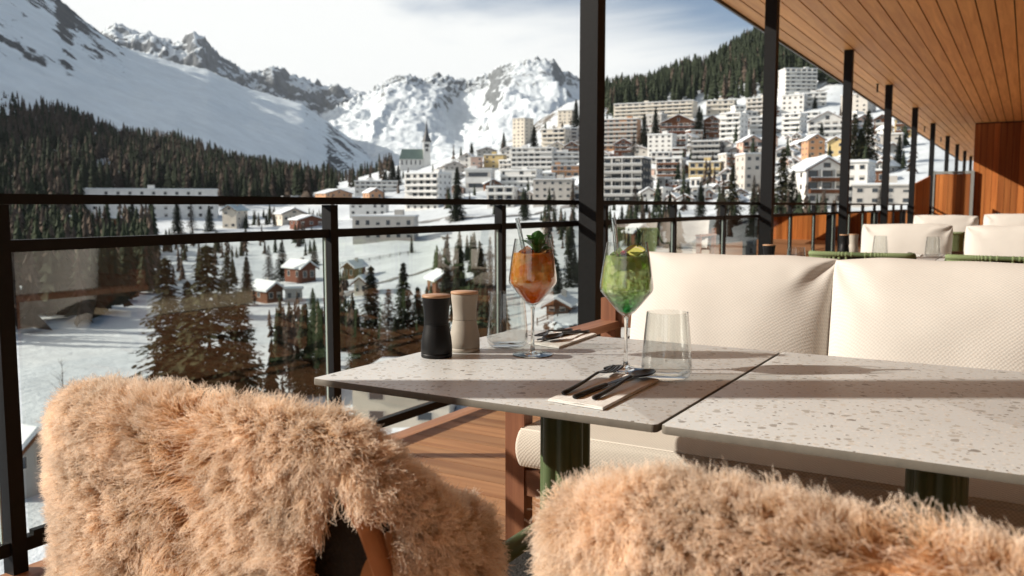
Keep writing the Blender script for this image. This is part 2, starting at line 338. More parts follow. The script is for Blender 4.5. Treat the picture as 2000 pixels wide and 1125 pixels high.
M['mtn_mid'] = snow_rock('central_massif_snow', (0.11, 0.12, 0.125), 1.285, 0.07, 0.0036, amp=0.62, hbias=(430, 800, 0.42))
M['roof_snow'] = mat('roof_snow', (0.66, 0.69, 0.71), 0.8, var=0.05, vscale=0.5, bump=0.3, bscale=2)

# ------------------------------------------------------------------ terrain
COLS = [-700, -300, 0, 350, 500, 640, 800, 950, 1130, 1250, 1350, 1490, 1650, 1850, 2300, 2900]
PROF = {
 -300: [(100,768),(150,650),(220,560),(300,490),(360,440),(450,400),(600,330),(800,250),(1000,190)],
 0: [(100,785),(150,650),(220,560),(300,490),(380,440),(480,400),(620,335),(800,265),(1000,205)],
 350: [(100,780),(150,660),(200,590),(280,510),(380,452),(450,428),(520,410),(700,350),(900,310),(1100,282)],
 500: [(100,780),(150,665),(190,600),(230,560),(300,500),(400,450),(500,420),(650,385),(900,345),(1200,325)],
 640: [(100,775),(150,650),(200,585),(260,520),(340,470),(450,425),(560,395),(750,372),(1000,362),(1400,350)],
 800: [(100,760),(130,690),(180,600),(240,530),(300,480),(380,440),(480,400),(600,375),(700,350),(850,326),(950,322),(1050,340),(1400,350)],
 950: [(100,720),(130,650),(180,570),(240,500),(320,450),(400,415),(480,385),(560,350),(640,322),(720,300),(800,285),(900,300),(1400,330)],
 1130: [(90,720),(120,640),(170,560),(240,480),(320,435),(420,395),(500,355),(580,310),(660,270),(740,235),(820,210),(950,200),(1100,215),(1400,260)],
 1250: [(90,680),(130,570),(180,510),(260,440),(340,405),(440,370),(520,330),(600,285),(680,245),(760,215),(900,200),(1050,186),(1300,200)],
 1350: [(90,660),(130,560),(180,500),(260,435),(340,395),(440,345),(520,305),(600,265),(700,228),(800,205),(1000,152),(1200,165)],
 1490: [(100,620),(160,480),(220,430),(280,400),(360,355),(450,310),(540,265),(620,225),(700,195),(1000,90),(1200,105)],
 1650: [(100,600),(160,450),(220,408),(300,360),(380,310),(460,270),(540,235),(640,190),(1000,20),(1200,40)],
 1850: [(100,580),(150,440),(200,405),(280,345),(400,280),(600,170),(1000,-40),(1300,0)],
 2300: [(100,560),(150,430),(200,395),(280,330),(400,250),(600,120),(1000,-100)],
}
PROF[-700] = PROF[-300]; PROF[2900] = PROF[2300]
DG = np.geomspace(5, 1500, 170)
ZT = []
for c in COLS:
    pr = PROF[c]; dd = [5, 60] + [a for a, _ in pr]; zz = [-21.5, -21.0] + [EYE + (401 - v) / 1697.0 * a for a, v in pr]
    zc = np.interp(np.log(DG), np.log(dd), zz)
    for _ in range(2): zc[1:-1] = (zc[:-2] + 2 * zc[1:-1] + zc[2:]) / 4
    ZT.append(zc)
ZT = np.array(ZT)
def ground(ua, d):
    """height of the terrain at bearing ua, distance d (arrays welcome)"""
    ua = np.clip(np.asarray(ua, float), -700, 2900); d = np.clip(np.asarray(d, float), 5, 1500)
    i = np.clip(np.searchsorted(COLS, ua) - 1, 0, len(COLS) - 2); c = np.array(COLS, float)
    f = (ua - c[i]) / (c[i + 1] - c[i]); f = f * f * (3 - 2 * f)
    j = np.log(d / 5) / np.log(300) * (len(DG) - 1); j0 = np.clip(j.astype(int), 0, len(DG) - 2); g = j - j0
    za = ZT[i, j0] * (1 - g) + ZT[i, j0 + 1] * g; zb = ZT[i + 1, j0] * (1 - g) + ZT[i + 1, j0 + 1] * g
    z = za * (1 - f) + zb * f
    r = d * (ua - 1000) / 1697.7
    return z + np.minimum(d, 600) * 0.0022 * (np.sin(r * 0.043 + d * 0.031) + np.sin(r * 0.021 - d * 0.057 + 1.3) + 0.6 * np.sin(r * 0.11 + d * 0.09) + 0.35 * np.sin(r * 0.23 - d * 0.19 + 2 * np.sin(d * 0.05)) + 0.25 * np.sin(r * 0.41 + d * 0.37 + 2 * np.sin(r * 0.06)))
DS = np.geomspace(60, 1400, 600)
def dist_for(ua, v):
    """distance at which the ground on bearing ua is seen at picture row v"""
    vg = 401 - (ground(np.full(600, ua), DS) - EYE) / DS * 1697
    k = np.argmax(vg <= v)
    return float(DS[k]) if vg[k] <= v else 1000.0
def site(u, v):
    d = dist_for(u, v); p = plan(u, d); return d, float(p[0]), float(p[1]), float(ground(u, d))

def grid_mesh(name, X, m, smooth=True):
    a, b = X.shape[:2]; idx = np.arange(a * b).reshape(a, b)
    q = np.stack([idx[:-1, :-1], idx[1:, :-1], idx[1:, 1:], idx[:-1, 1:]], -1).reshape(-1, 4)
    return pydata(name, X.reshape(-1, 3), q, m, smooth)
ua = np.linspace(-700, 2900, 260)
D2, U2 = np.meshgrid(np.geomspace(5, 1500, 220), ua)
Zg = ground(U2, D2)
pl = FH[None, None, :2] * D2[..., None] + RT[None, None, :2] * (D2 * (U2 - 1000) / 1697.7)[..., None]
o = inst('snowy_ground', grid_mesh('snowy_ground', np.dstack([pl, Zg]), M['snow'])); tag(o, 'snow covered valley slopes below and beyond the terrace', kind='structure')
bm = bmesh.new(); bmesh.ops.create_circle(bm, cap_ends=True, segments=64, radius=15000)
o = inst('valley_floor', bmesh_me('valley_floor', bm, M['snow']), loc=(0, 0, -70)); tag(o, 'flat snowy valley floor reaching the horizon', kind='structure')

def mountain(name, label, ridge, foot, m, nu=300, nt_=120, amp=60, nsc=0.0016, curve=1.0, jag=12, spurs=(), warp=0, smooth_low=False, seed=0.0, rough=0.9):
    ridge = np.array(ridge, float); foot = np.array(foot, float)
    us = np.linspace(ridge[0, 0], ridge[-1, 0], nu)
    rv, rd = np.interp(us, ridge[:, 0], ridge[:, 1]), np.interp(us, ridge[:, 0], ridge[:, 2])
    fv, fd = np.interp(us, foot[:, 0], foot[:, 1]), np.interp(us, foot[:, 0], foot[:, 2])
    rz = EYE + (401 - rv) / 1697 * rd; fz = EYE + (401 - fv) / 1697 * fd
    X = np.zeros((nu, nt_ + 12, 3))
    for i, u in enumerate(us):
        for j in range(nt_ + 12):
            t = (j - 11) / (nt_ - 0.0)
            if warp and t > 0.02:
                uw = u + warp * min(1, t * 3) * (mnoise.fractal(Vector((u * 0.012 + seed, t * 5, 1.7)), 0.8, 2.1, 4))
                RV, RD, FV, FD = np.interp(uw, ridge[:, 0], ridge[:, 1]), np.interp(uw, ridge[:, 0], ridge[:, 2]), np.interp(uw, foot[:, 0], foot[:, 1]), np.interp(uw, foot[:, 0], foot[:, 2])
                rd[i], fd[i] = RD, FD; rz[i] = EYE + (401 - RV) / 1697 * RD; fz[i] = EYE + (401 - FV) / 1697 * FD
            else: uw = u
            if t < 0:
                d = rd[i] * (1 - t * 4.5); z = rz[i] * (1 + t * 6)
                if z < -60: z = -60
                env = 0.15
            else:
                d = rd[i] + (fd[i] - rd[i]) * t; z = fz[i] + (rz[i] - fz[i]) * (1 - t) ** curve
                env = min(1, t * 6) * min(1, (1 - t) * 5)
            p = plan(u, d)
            q = Vector((p[0] * nsc + seed, p[1] * nsc, 0.35 * seed))
            n = mnoise.ridged_multi_fractal(q, rough, 2.1, 7, 1.0, 2.0) - 1.0
            n2 = mnoise.fractal(q * 9, 0.8, 2.1, 4)
            if abs(t) < 0.12: z += jag * (mnoise.fractal(q * 14, 0.7, 2.2, 5)) * (1 - abs(t) / 0.12)
            for (ua_, ub_, wd_, am_, tm_) in spurs:
                if 0 < t < tm_: z += am_ * math.exp(-((uw - ua_ - (ub_ - ua_) * t / tm_) / wd_) ** 2) * min(1, t * 5) * (1 - t / tm_) ** 0.7
            if smooth_low: env *= max(0.2, 1 - t * 1.8) if t > 0 else 1
            z += env * (amp * n + 0.22 * amp * n2)
            X[i, j] = (p[0], p[1], z)
    o = inst(name, grid_mesh(name, X[::-1], m)); tag(o, label, kind='structure'); return o

mountain('left_mountain', 'shaded snowy mountainside rising on the left above the forest',
  [(-1100,-330,1500),(-600,-330,1600),(-300,-260,1700),(-100,-160,1850),(0,-90,1950),(130,2,2250),(160,32,2350),(215,74,2550),(260,102,2750),(350,128,3050),(415,142,3300),(490,176,3650),(595,207,4050),(650,245,4300),(700,282,4500),(760,330,4700)],
  [(-1100,215,860),(-300,205,860),(0,222,850),(350,300,960),(500,345,1080),(640,366,1300),(700,352,2000),(760,350,2400)],
  M['mtn_left'], 320, 130, amp=14, nsc=0.0022, curve=1.0, jag=7, seed=3.1)
FR_, FD_ = np.meshgrid(np.linspace(0, 1, 40), np.linspace(-1500, 1800, 90), indexing='ij')
XR = -600 - 560 * FR_ + 30 * np.sin(FD_ * 0.006); XZ = -10 + 478 * FR_ + 18 * np.sin(FD_ * 0.011 + FR_ * 5) + np.clip(FD_ - 600, 0, 900) * 0.12 * (1 - FR_)
XR = np.concatenate([XR, XR[-1:] - 500]); XZ = np.concatenate([XZ, XZ[-1:] * 0 - 60]); FD2 = np.concatenate([FD_, FD_[-1:]])
o = inst('mountain_flank', grid_mesh('mountain_flank', XR[..., None] * RT + FD2[..., None] * FH + XZ[..., None] * UPZ, M['mtn_left'])); tag(o, 'snowy flank of the left mountain running on past the terrace', kind='structure')
mountain('far_ridge', 'jagged rocky ridge dusted with snow behind the left mountainside',
  [(-200,90,5200),(100,110,5200),(200,80,5200),(222,64,5200),(240,57,5200),(275,66,5250),(300,75,5300),(350,92,5300),(365,96,5300),(380,84,5300),(392,76,5300),(405,80,5300),(418,92,5400),(435,112,5500),(470,132,5600),(495,147,5700),(520,140,5800),(540,133,5800),(565,143,5900),(600,160,6000),(640,168,6200),(690,178,6400),(730,192,6500),(800,215,6600)],
  [(-200,300,3900),(300,260,3900),(500,300,4600),(650,330,5000),(800,335,5200)],
  M['mtn_ridge'], 360, 90, amp=130, nsc=0.0016, curve=1.15, jag=34, seed=9.4)
mountain('central_massif', 'sunlit snowy massif with a rocky crest closing the valley',
  [(560,250,5200),(600,238,5200),(640,222,5300),(690,200,5400),(715,192,5500),(740,172,5600),(765,158,5700),(782,154,5700),(800,151,5750),(830,160,5900),(850,150,6000),(865,150,6000),(885,156,6000),(910,159,6100),(935,156,6100),(955,150,6100),(975,135,6000),(990,130,6000),(1010,127,5950),(1030,123,5900),(1060,121,5900),(1080,124,5900),(1095,140,5900),(1115,150,5900),(1135,162,5900),(1180,180,5800),(1250,215,5800),(1400,260,5800),(1700,300,5800)],
  [(560,345,2300),(700,345,2100),(900,345,1700),(1130,320,1500),(1700,320,1500)],
  M['mtn_mid'], 420, 190, amp=62, nsc=0.0024, curve=2.3, jag=30, seed=5.7, rough=0.8, smooth_low=True, warp=55,
  spurs=[(785, 690, 22, 60, 0.5), (812, 862, 24, 75, 0.42), (905, 930, 60, -130, 0.5), (1020, 985, 26, 50, 0.4), (1060, 1090, 30, 50, 0.45), (1000, 900, 60, 60, 0.75), (660, 640, 30, 40, 0.5)])

# ------------------------------------------------------------------ the terrace
RX = -2.53                                   # railing line
SOF = 3.42                                   # soffit height
COLY = [0.34, 5.06, 9.49, 14.07, 18.5, 23.1, 27.7, 33.0, 37.7, 42.4, 47.0]

deck = tag(empty('deck'), 'reddish brown wooden deck boards of the terrace', kind='structure')
bme = box_me('board', (-2.45, 2.25, -0.069, 0.069, -0.028, 0.0), M['decking'], 0.003, 1)
for i in range(120): inst('board', bme, deck, (0, -2.6 + i * 0.144, 0))
inst('edge_board', box_me('edge_board', (RX - 0.02, -2.455, -2.7, 50, -0.05, -0.004), wood('deck_edge', (0.24, 0.10, 0.045), (0.40, 0.20, 0.10), 'Y', 0.7)), deck)
inst('rear_deck', box_me('rear_deck', (-2.45, 2.25, 14.62, 50, -0.028, 0), M['decking']), deck)
o = inst('hotel_base', box_me('hotel_base', (RX + 0.03, 14, -12, 55, -24, -0.06), M['plaster'])); tag(o, 'plastered lower storeys of the hotel under the deck', kind='structure')

roof = tag(empty('canopy_roof'), 'cantilevered roof with a warm timber board soffit', 'roof')
pitch = 0.193
bme = box_me('board', (-0.0885, 0.0885, -6, 28.35, 0, 0.022), M['soffit'], 0.004, 1)
bme2 = box_me('board', (-0.0885, 0.0885, 28.36, 52, 0, 0.022), M['soffit'], 0.004, 1)
i = 0; x = -3.14 + pitch / 2
while x < 2.4:
    inst('board', bme, roof, (x, 0, SOF + 0.0015 * (i % 3)))
    if x < -1.0: inst('board', bme2, roof, (x, 0, SOF + 0.0015 * (i % 3)))
    x += pitch; i += 1
inst('roof_slab', box_me('roof_slab', (-3.13, 9, -6, 52, SOF + 0.027, SOF + 0.30), M['dark_gap']), roof)
inst('fascia', box_me('fascia', (-3.165, -3.138, -6.02, 52.02, SOF - 0.035, SOF + 0.32), M['fascia']), roof)
inst('roof_snow', box_me('roof_snow', (-3.0, 9, -6, 52, SOF + 0.30, SOF + 0.75), M['roof_snow'], 0.12, 3), roof)

colme = box_me('shaft', (0, 0.125, 0, 0.115, -0.02, SOF + 0.001), M['black_steel'], 0.004, 1)
platem = box_me('base_plate', (-0.03, 0.155, -0.03, 0.145, 0.0, 0.012), M['black_steel'], 0.002, 1)
COLLAB = ['black steel column standing just left of the photographed view', 'nearest black steel column rising behind the orange drink', 'second black steel column, its foot behind the cream back cushion',
  'third black steel column along the terrace edge', 'fourth black steel column along the terrace edge', 'fifth black steel column, before the sloped timber panel', 'sixth black steel column beside the framed timber screen',
  'seventh black steel column, above the timber screen', 'eighth black steel column, above the timber screen', 'ninth black steel column, second last along the terrace', 'last and smallest black steel column beside the timber wall']
for y, lb in zip(COLY, COLLAB):
    t = thing('steel_column', lb, 'column', (-2.50, y, 0), 0, 'steel columns along the terrace edge')
    inst('shaft', colme, t); inst('base_plate', platem, t)

# glass railing: one frame, posts every 1.38 m
rail = thing('glass_railing', 'black metal railing with glass panes along the terrace edge', 'railing')
inst('handrail', box_me('handrail', (RX - 0.035, RX + 0.025, -2.8, 50, 1.083, 1.113), M['black_steel'], 0.003, 1), rail)
ps = 1.38; postm = box_me('post', (-0.028, 0.022, 0, 0.045, -0.10, 1.082), M['black_steel'], 0.003, 1)
midm = box_me('mid_rail', (-0.02, 0.015, 0.046, ps - 0.001, 0.945, 0.980), M['black_steel'], 0.002, 1)
botm = box_me('bottom_rail', (-0.02, 0.015, 0.046, ps - 0.001, 0.055, 0.095), M['black_steel'], 0.002, 1)
panem = pydata('glass_pane', [(0, 0.062, 0.096), (0, ps - 0.02, 0.096), (0, ps - 0.02, 0.944), (0, 0.062, 0.944)], [(0, 1, 2, 3)], M['pane'])
clipm = box_me('clamp', (-0.012, 0.012, -0.03, 0.03, -0.015, 0.015), M['black_steel'], 0.002, 1)
edgem = box_me('pane_edge', (-0.004, 0.004, ps - 0.0198, ps - 0.0168, 0.096, 0.944), M['glass_edge'])
for k in range(-3, 35):
    y = 1.36 + k * ps
    inst('post', postm, rail, (RX, y, 0))
    inst('mid_rail', midm, rail, (RX, y, 0)); inst('bottom_rail', botm, rail, (RX, y, 0))
    g = inst('glass_pane', panem, rail, (RX + 0.003, y, 0))
    if k < 12:
        inst('pane_edge', edgem, g)
        for yy in (0.10, ps - 0.06): inst('clamp', clipm, g, (0, yy, 0.095))

# timber wall, screens and the hotel front beside the terrace
wall = tag(empty('timber_wall', (-1.40, 28.3, 0)), 'larch clad wall with vertical boards at the end of the near terrace', 'wall')
bme = box_me('board', (0.004, 0.158, -0.02, 0, 0, SOF - 0.03), M['cladding'], 0.004, 1)
for i in range(24): inst('board', bme, wall, (i * 0.162, -0.003 * (i % 2), 0))
inst('core', box_me('core', (0.01, 3.9, 0.001, 0.30, 0, SOF - 0.005), M['dark_gap']), wall)
scr = tag(empty('timber_screen', (-2.40, 28.2, 0)), 'upright timber screen in a pale grey frame between column and wall', 'screen')
bme = box_me('board', (0.004, 0.112, -0.02, 0.0, 0.12, 1.98), M['cladding'], 0.003, 1)
for i in range(8): inst('board', bme, scr, (0.04 + i * 0.115, 0, 0))
bm = bmesh.new(); bx(bm, -0.05, 0.035, -0.04, 0.04, 0, 2.08); bx(bm, 0.965, 1.05, -0.04, 0.04, 0, 2.08); bx(bm, 0.036, 0.964, -0.035, 0.035, 1.99, 2.06)
inst('frame', bmesh_me('frame', bm, M['grey_metal']), scr)
inst('backing', box_me('backing', (0.036, 0.964, 0.004, 0.02, 0.12, 1.985), M['dark_gap']), scr)
slp = tag(empty('sloped_screen', (-2.42, 23.6, 0)), 'orange timber side panel with a sloping top beyond the fifth column', 'screen')
for i in range(25):
    h0 = 1.62 + 0.30 * i / 25
    inst('board', box_me('board', (-0.012, 0.012, 0.003, 0.147, 0.05, h0), M['cladding']), slp, (0, i * 0.15, 0))
fac = tag(empty('hotel_front', (2.3, 0, 0)), 'hotel front of timber boards with tall windows behind the terrace', kind='structure')
fm = box_me('board', (0, 0.03, 0.006, 0.234, 0, SOF), wood('weathered_boards', (0.46, 0.39, 0.27), (0.60, 0.52, 0.38), 'Z', 0.5), 0.003, 1)
for i in range(60):
    y = -5 + i * 0.24
    if (y % 4.65) < 2.0: inst('board', fm, fac, (0, y, 0))
inst('core', box_me('core', (0.031, 0.3, -6, 28.5, 0, SOF), M['dark_gap']), fac)
fw = box_me('window', (0.005, 0.03, 0.02, 2.5, 0.1, 2.7), mat('facade_glass', (0.03, 0.035, 0.04), 0.05))
for k in range(-1, 3):
    inst('window', fw, fac, (0, k * 4.65 + 2.1, 0))

SPOTM = lathe('rod', [(0, -0.16), (0.016, -0.158), (0.016, -0.01), (0.035, -0.004), (0.035, 0.0), (0, 0.0)], M['black_steel'], 16)
for (u, v, lb) in ((1714, 164, 'short black rod hanging from the soffit between the third and fourth columns'), (1806, 247, 'short black rod hanging from the soffit near the sixth column'), (1838, 268, 'short black rod hanging from the soffit near the seventh column')):
    q = atz(u, v, SOF); tag(inst('soffit_rod', SPOTM, None, (q[0], q[1], SOF - 0.001)), lb, 'fixture', 'rods under the soffit')

# ------------------------------------------------------------------ tables
def rounded_top(w_, d_, r, z0, z1, name):
    bm = bmesh.new(); vs_ = []
    for cx, cy_, a0 in ((w_ / 2 - r, d_ / 2 - r, 0), (-w_ / 2 + r, d_ / 2 - r, 90), (-w_ / 2 + r, -d_ / 2 + r, 180), (w_ / 2 - r, -d_ / 2 + r, 270)):
        for k in range(7):
            a = math.radians(a0 + 15 * k); vs_.append(bm.verts.new((cx + r * math.cos(a), cy_ + r * math.sin(a), z0)))
    f = bm.faces.new(vs_); ex = bmesh.ops.extrude_face_region(bm, geom=[f])
    for v in ex['geom']:
        if isinstance(v, bmesh.types.BMVert): v.co.z = z1
    bmesh.ops.recalc_face_normals(bm, faces=bm.faces)
    me = bmesh_me(name, bm, [M['terrazzo'], M['table_edge']], True, 0.0025, 2)
    for p in me.polygons:
        if p.normal.z < 0.6: p.material_index = 1
    return me
TOPM = rounded_top(0.722, 0.79, 0.010, -0.014, 0.0, 'table_top')
def pedestal_me():
    # two pairs of rounded posts set side by side, flaring to the foot
    verts, faces = [], []; n = 64
    zs = [0.03, 0.06, 0.10, 0.16, 0.24, 0.70, 0.726]; sc_ = [1.6, 1.25, 1.1, 1.03, 1.0, 1.0, 1.0]
    for z, s in zip(zs, sc_):
        for k in range(n):
            a = 2 * math.pi * k / n
            r = 0.050 * (1 - 0.16 * abs(math.cos(2 * a)) ** 14 - 0.16 * abs(math.sin(2 * a)) ** 30) * s
            c_, s_ = math.cos(a), math.sin(a); sq = (abs(c_) ** 3 + abs(s_) ** 3) ** (-1 / 3)
            verts.append((r * sq * c_, r * sq * s_, z))
    for i in range(len(zs) - 1):
        for k in range(n):
            faces.append((i * n + k, i * n + (k + 1) % n, (i + 1) * n + (k + 1) % n, (i + 1) * n + k))
    return pydata('pedestal', verts, faces, M['green'], True)
PEDM = pedestal_me()
def foot_me():
    pts = [(0.03, 0, 0.13), (0.06, 0, 0.075), (0.11, 0, 0.042), (0.20, 0, 0.026), (0.31, 0, 0.019)]
    return tube('foot', pts, [0.020, 0.024, 0.026, 0.022, 0.019], M['green'], 12, 0.8)
FOOTM = foot_me(); PADM = box_me('underplate', (-0.22, 0.22, -0.24, 0.24, 0.718, 0.7255), M['black_steel'], 0.002, 1)
def table(label, x, y):
    t = thing('bistro_table', label, 'table', (x, y, 0), 0, 'terrazzo tables on the terrace')
    inst('table_top', TOPM, t, (0, 0, 0.74)); inst('pedestal', PEDM, t); inst('underplate', PADM, t)
    for a in (45, 135, 225, 315): inst('foot', FOOTM, t, (0, 0, 0), math.radians(a))
    return t
TX1, TX2, TY, PER = -0.841, -0.113, 1.645, 4.65
table('terrazzo table set with the two drinks and pepper mills', TX1, TY)
table('empty terrazzo table at the right, in front of the right cushion', TX2, TY)
table('terrazzo table behind the cream cushions carrying a dark mill', TX1, 4.42)
table('left terrazzo table of the second seating group, before its bench', TX1, TY + PER)
table('right terrazzo table of the second seating group, behind the green rope chair', TX2, TY + PER)

# ------------------------------------------------------------------ benches and cushions
def bench(label, y0, x0=-1.265, x1=0.95):
    t = thing('wooden_bench', label, 'bench', (0, y0, 0), 0, 'teak benches on the terrace')
    leg = box_me('leg', (0, 0.062, 0, 0.05, 0, 0.655), M['teak'], 0.004, 1)
    bl = box_me('leg', (0, 0.055, 0, 0.05, 0, 0.76), M['teak'], 0.004, 1)
    for x in (x0, x1): inst('leg', leg, t, (x, 0.02, 0)); inst('leg', bl, t, (x + 0.003, 0.66, 0))
    inst('front_rail', box_me('front_rail', (x0 + 0.063, x1 - 0.001, 0.025, 0.06, 0.25, 0.325), M['teak_x'], 0.003, 1), t)
    inst('rear_rail', box_me('rear_rail', (x0 + 0.059, x1 - 0.001, 0.665, 0.70, 0.25, 0.325), M['teak_x'], 0.003, 1), t)
    for k in range(9): inst('seat_slat', box_me('seat_slat', (x0 + 0.03, x1 + 0.03, 0, 0.055, 0.326, 0.345), M['teak_x'], 0.002, 1), t, (0, 0.072 + k * 0.065, 0))
    for x in (x0 - 0.004, x1): inst('armrest', box_me('armrest', (x, x + 0.072, 0.0, 0.72, 0.656, 0.682), wood('armrest_teak', (0.20, 0.085, 0.045), (0.33, 0.16, 0.09), 'Y', 1.4, 0.5, 0.1), 0.005, 2), t)
    for k in range(3): inst('back_rail', box_me('back_rail', (x0 + 0.06, x1 - 0.001, 0.672, 0.694, 0.44 + k * 0.11, 0.51 + k * 0.11), M['teak_x'], 0.003, 1), t)
    return t
def seat_cushion(label, x0, x1, y0):
    t = thing('seat_cushion', label, 'cushion', (0, y0, 0), 0, 'seat cushions on the benches')
    bm = bmesh.new(); bx(bm, x0, x1, -0.015, 0.60, 0.345, 0.455)
    bmesh.ops.subdivide_edges(bm, edges=bm.edges[:], cuts=7, use_grid_fill=True)
    for v in bm.verts:
        fx = (v.co.x - x0) / (x1 - x0); fy = (v.co.y + 0.015) / 0.615
        if v.co.z > 0.45: v.co.z += 0.022 * (1 - (2 * fx - 1) ** 4) * (1 - (2 * fy - 1) ** 4)
        if v.co.y < -0.01: v.co.y -= 0.012 * (1 - abs(2 * (v.co.z - 0.40) / 0.11) ** 2)
        if v.co.x < x0 + 0.001: v.co.x -= 0.008 * (1 - abs(2 * (v.co.z - 0.40) / 0.11) ** 2)
    inst('pad', bmesh_me('pad', bm, M['seat_fabric'], True, 0.012, 3), t)
    pts = [(x0 + 0.006, 0.58, 0.452), (x0 + 0.004, -0.008, 0.452), (x1 - 0.004, -0.008, 0.452), (x1 - 0.006, 0.58, 0.452)]
    inst('piping', tube('piping', pts, 0.0042, M['seat_fabric'], 8), t)
    pts2 = [(p[0], p[1], 0.352) for p in pts]; inst('piping', tube('piping', pts2, 0.0042, M['seat_fabric'], 8), t)
    return t
def pillow_me(name, W, H, T, seed, n=72):
    """soft cushion: belly in the middle, pinched seam, ears at the corners, creases running in from the corners"""
    verts, faces = [], []
    for side in (-1, 1):
        for j in range(n + 1):
            for i in range(n + 1):
                s = -math.cos(math.pi * i / n); t = -math.cos(math.pi * j / n)
                s = 0.5 * s + 0.5 * (2 * i / n - 1); t = 0.5 * t + 0.5 * (2 * j / n - 1)
                e = (max(0, 1 - abs(s) ** 2.6) * max(0, 1 - abs(t) ** 2.6)) ** 0.5
                ww = W / 2 * s * (1 - 0.035 * (1 - t * t)); hh = H / 2 * t * (1 - 0.03 * (1 - s * s))
                cf = 1 - 0.05 * (s * t) ** 4; ww *= cf; hh *= cf
                q = Vector((s * 2.2 + seed, t * 2.2, side * 1.7 + seed))
                wr = mnoise.fractal(q * 0.55, 1.2, 2.0, 2) * 0.008
                # creases radiating from the top corners
                cr = 0
                for cs in (-1, 1):
                    dx, dy = (s - cs) * W, (t - 1) * H; rr = math.hypot(dx, dy); aa = math.atan2(dy, dx)
                    cr += math.exp(-(rr / 0.24) ** 2) * math.sin(aa * 7 + seed + mnoise.noise(q * 1.5) * 2) * 0.019 * min(1, rr / 0.05)
                    dx2, dy2 = (s - cs) * W, (t + 1) * H; r2 = math.hypot(dx2, dy2)
                    cr += math.exp(-(r2 / 0.16) ** 2) * math.sin(math.atan2(dy2, dx2) * 6 + seed * 2) * 0.010 * min(1, r2 / 0.05)
                th = T / 2 * e + (wr + cr) * min(1, e * 1.5)
                verts.append((ww, side * th, hh + mnoise.noise(Vector((s * 1.6 + seed, 0.3, t))) * 0.012))
    m_ = (n + 1) ** 2
    for side in (0, 1):
        for j in range(n):
            for i in range(n):
                a = side * m_ + j * (n + 1) + i; f = (a, a + 1, a + n + 2, a + n + 1)
                faces.append(f if side == 0 else f[::-1])
    me = pydata(name, verts, faces, M['cushion'], True)
    bm = bmesh.new(); bm.from_mesh(me); bmesh.ops.remove_doubles(bm, verts=bm.verts, dist=1e-4); bm.to_mesh(me); bm.free()
    me.polygons.foreach_set('use_smooth', [True] * len(me.polygons)); return me
def back_cushion(label, x, y, z, W, H, T, seed, tilt=-12, roll=0, yaw=0):
    o = inst('back_cushion', pillow_me('back_cushion', W, H, T, seed), None, (x, y, z), rot=(math.radians(tilt), math.radians(roll), math.radians(yaw)))
    return tag(o, label, 'cushion', 'cream back cushions')
BY = 2.075
bench('teak bench with the two large cream cushions behind the drinks', BY)
seat_cushion('beige woven seat cushion of the near bench under the tables', -1.20, 0.94, BY)
back_cushion('large cream cushion behind the green drink', -0.772, BY + 0.52, 0.685, 0.655, 0.515, 0.25, 1.3, -10, 0, -1)
back_cushion('large cream cushion at the right edge beside the other near cushion', -0.135, BY + 0.51, 0.675, 0.70, 0.53, 0.26, 4.1, -10, 0.5, 2)
bench('teak bench of the second seating group, mostly hidden behind tables', BY + PER)
seat_cushion('beige seat cushion of the second bench', -1.20, 0.94, BY + PER)
back_cushion('crumpled cream cushion left on the second bench', -0.79, BY + PER + 0.5, 0.70, 0.66, 0.50, 0.20, 7.7, -11)
back_cushion('crumpled cream cushion right on the second bench', -0.07, BY + PER + 0.5, 0.69, 0.66, 0.51, 0.20, 2.9, -11)
bench('teak bench of the farthest seating group, hidden behind its cushions', BY + 2 * PER)
seat_cushion('beige seat cushion of the farthest bench', -1.20, 0.94, BY + 2 * PER)
back_cushion('small looking cream cushion left on the farthest bench', -0.86, BY + 2 * PER + 0.5, 0.72, 0.74, 0.50, 0.20, 5.2, -11)
back_cushion('small looking cream cushion right on the farthest bench', -0.10, BY + 2 * PER + 0.5, 0.74, 0.72, 0.50, 0.20, 8.3, -11)

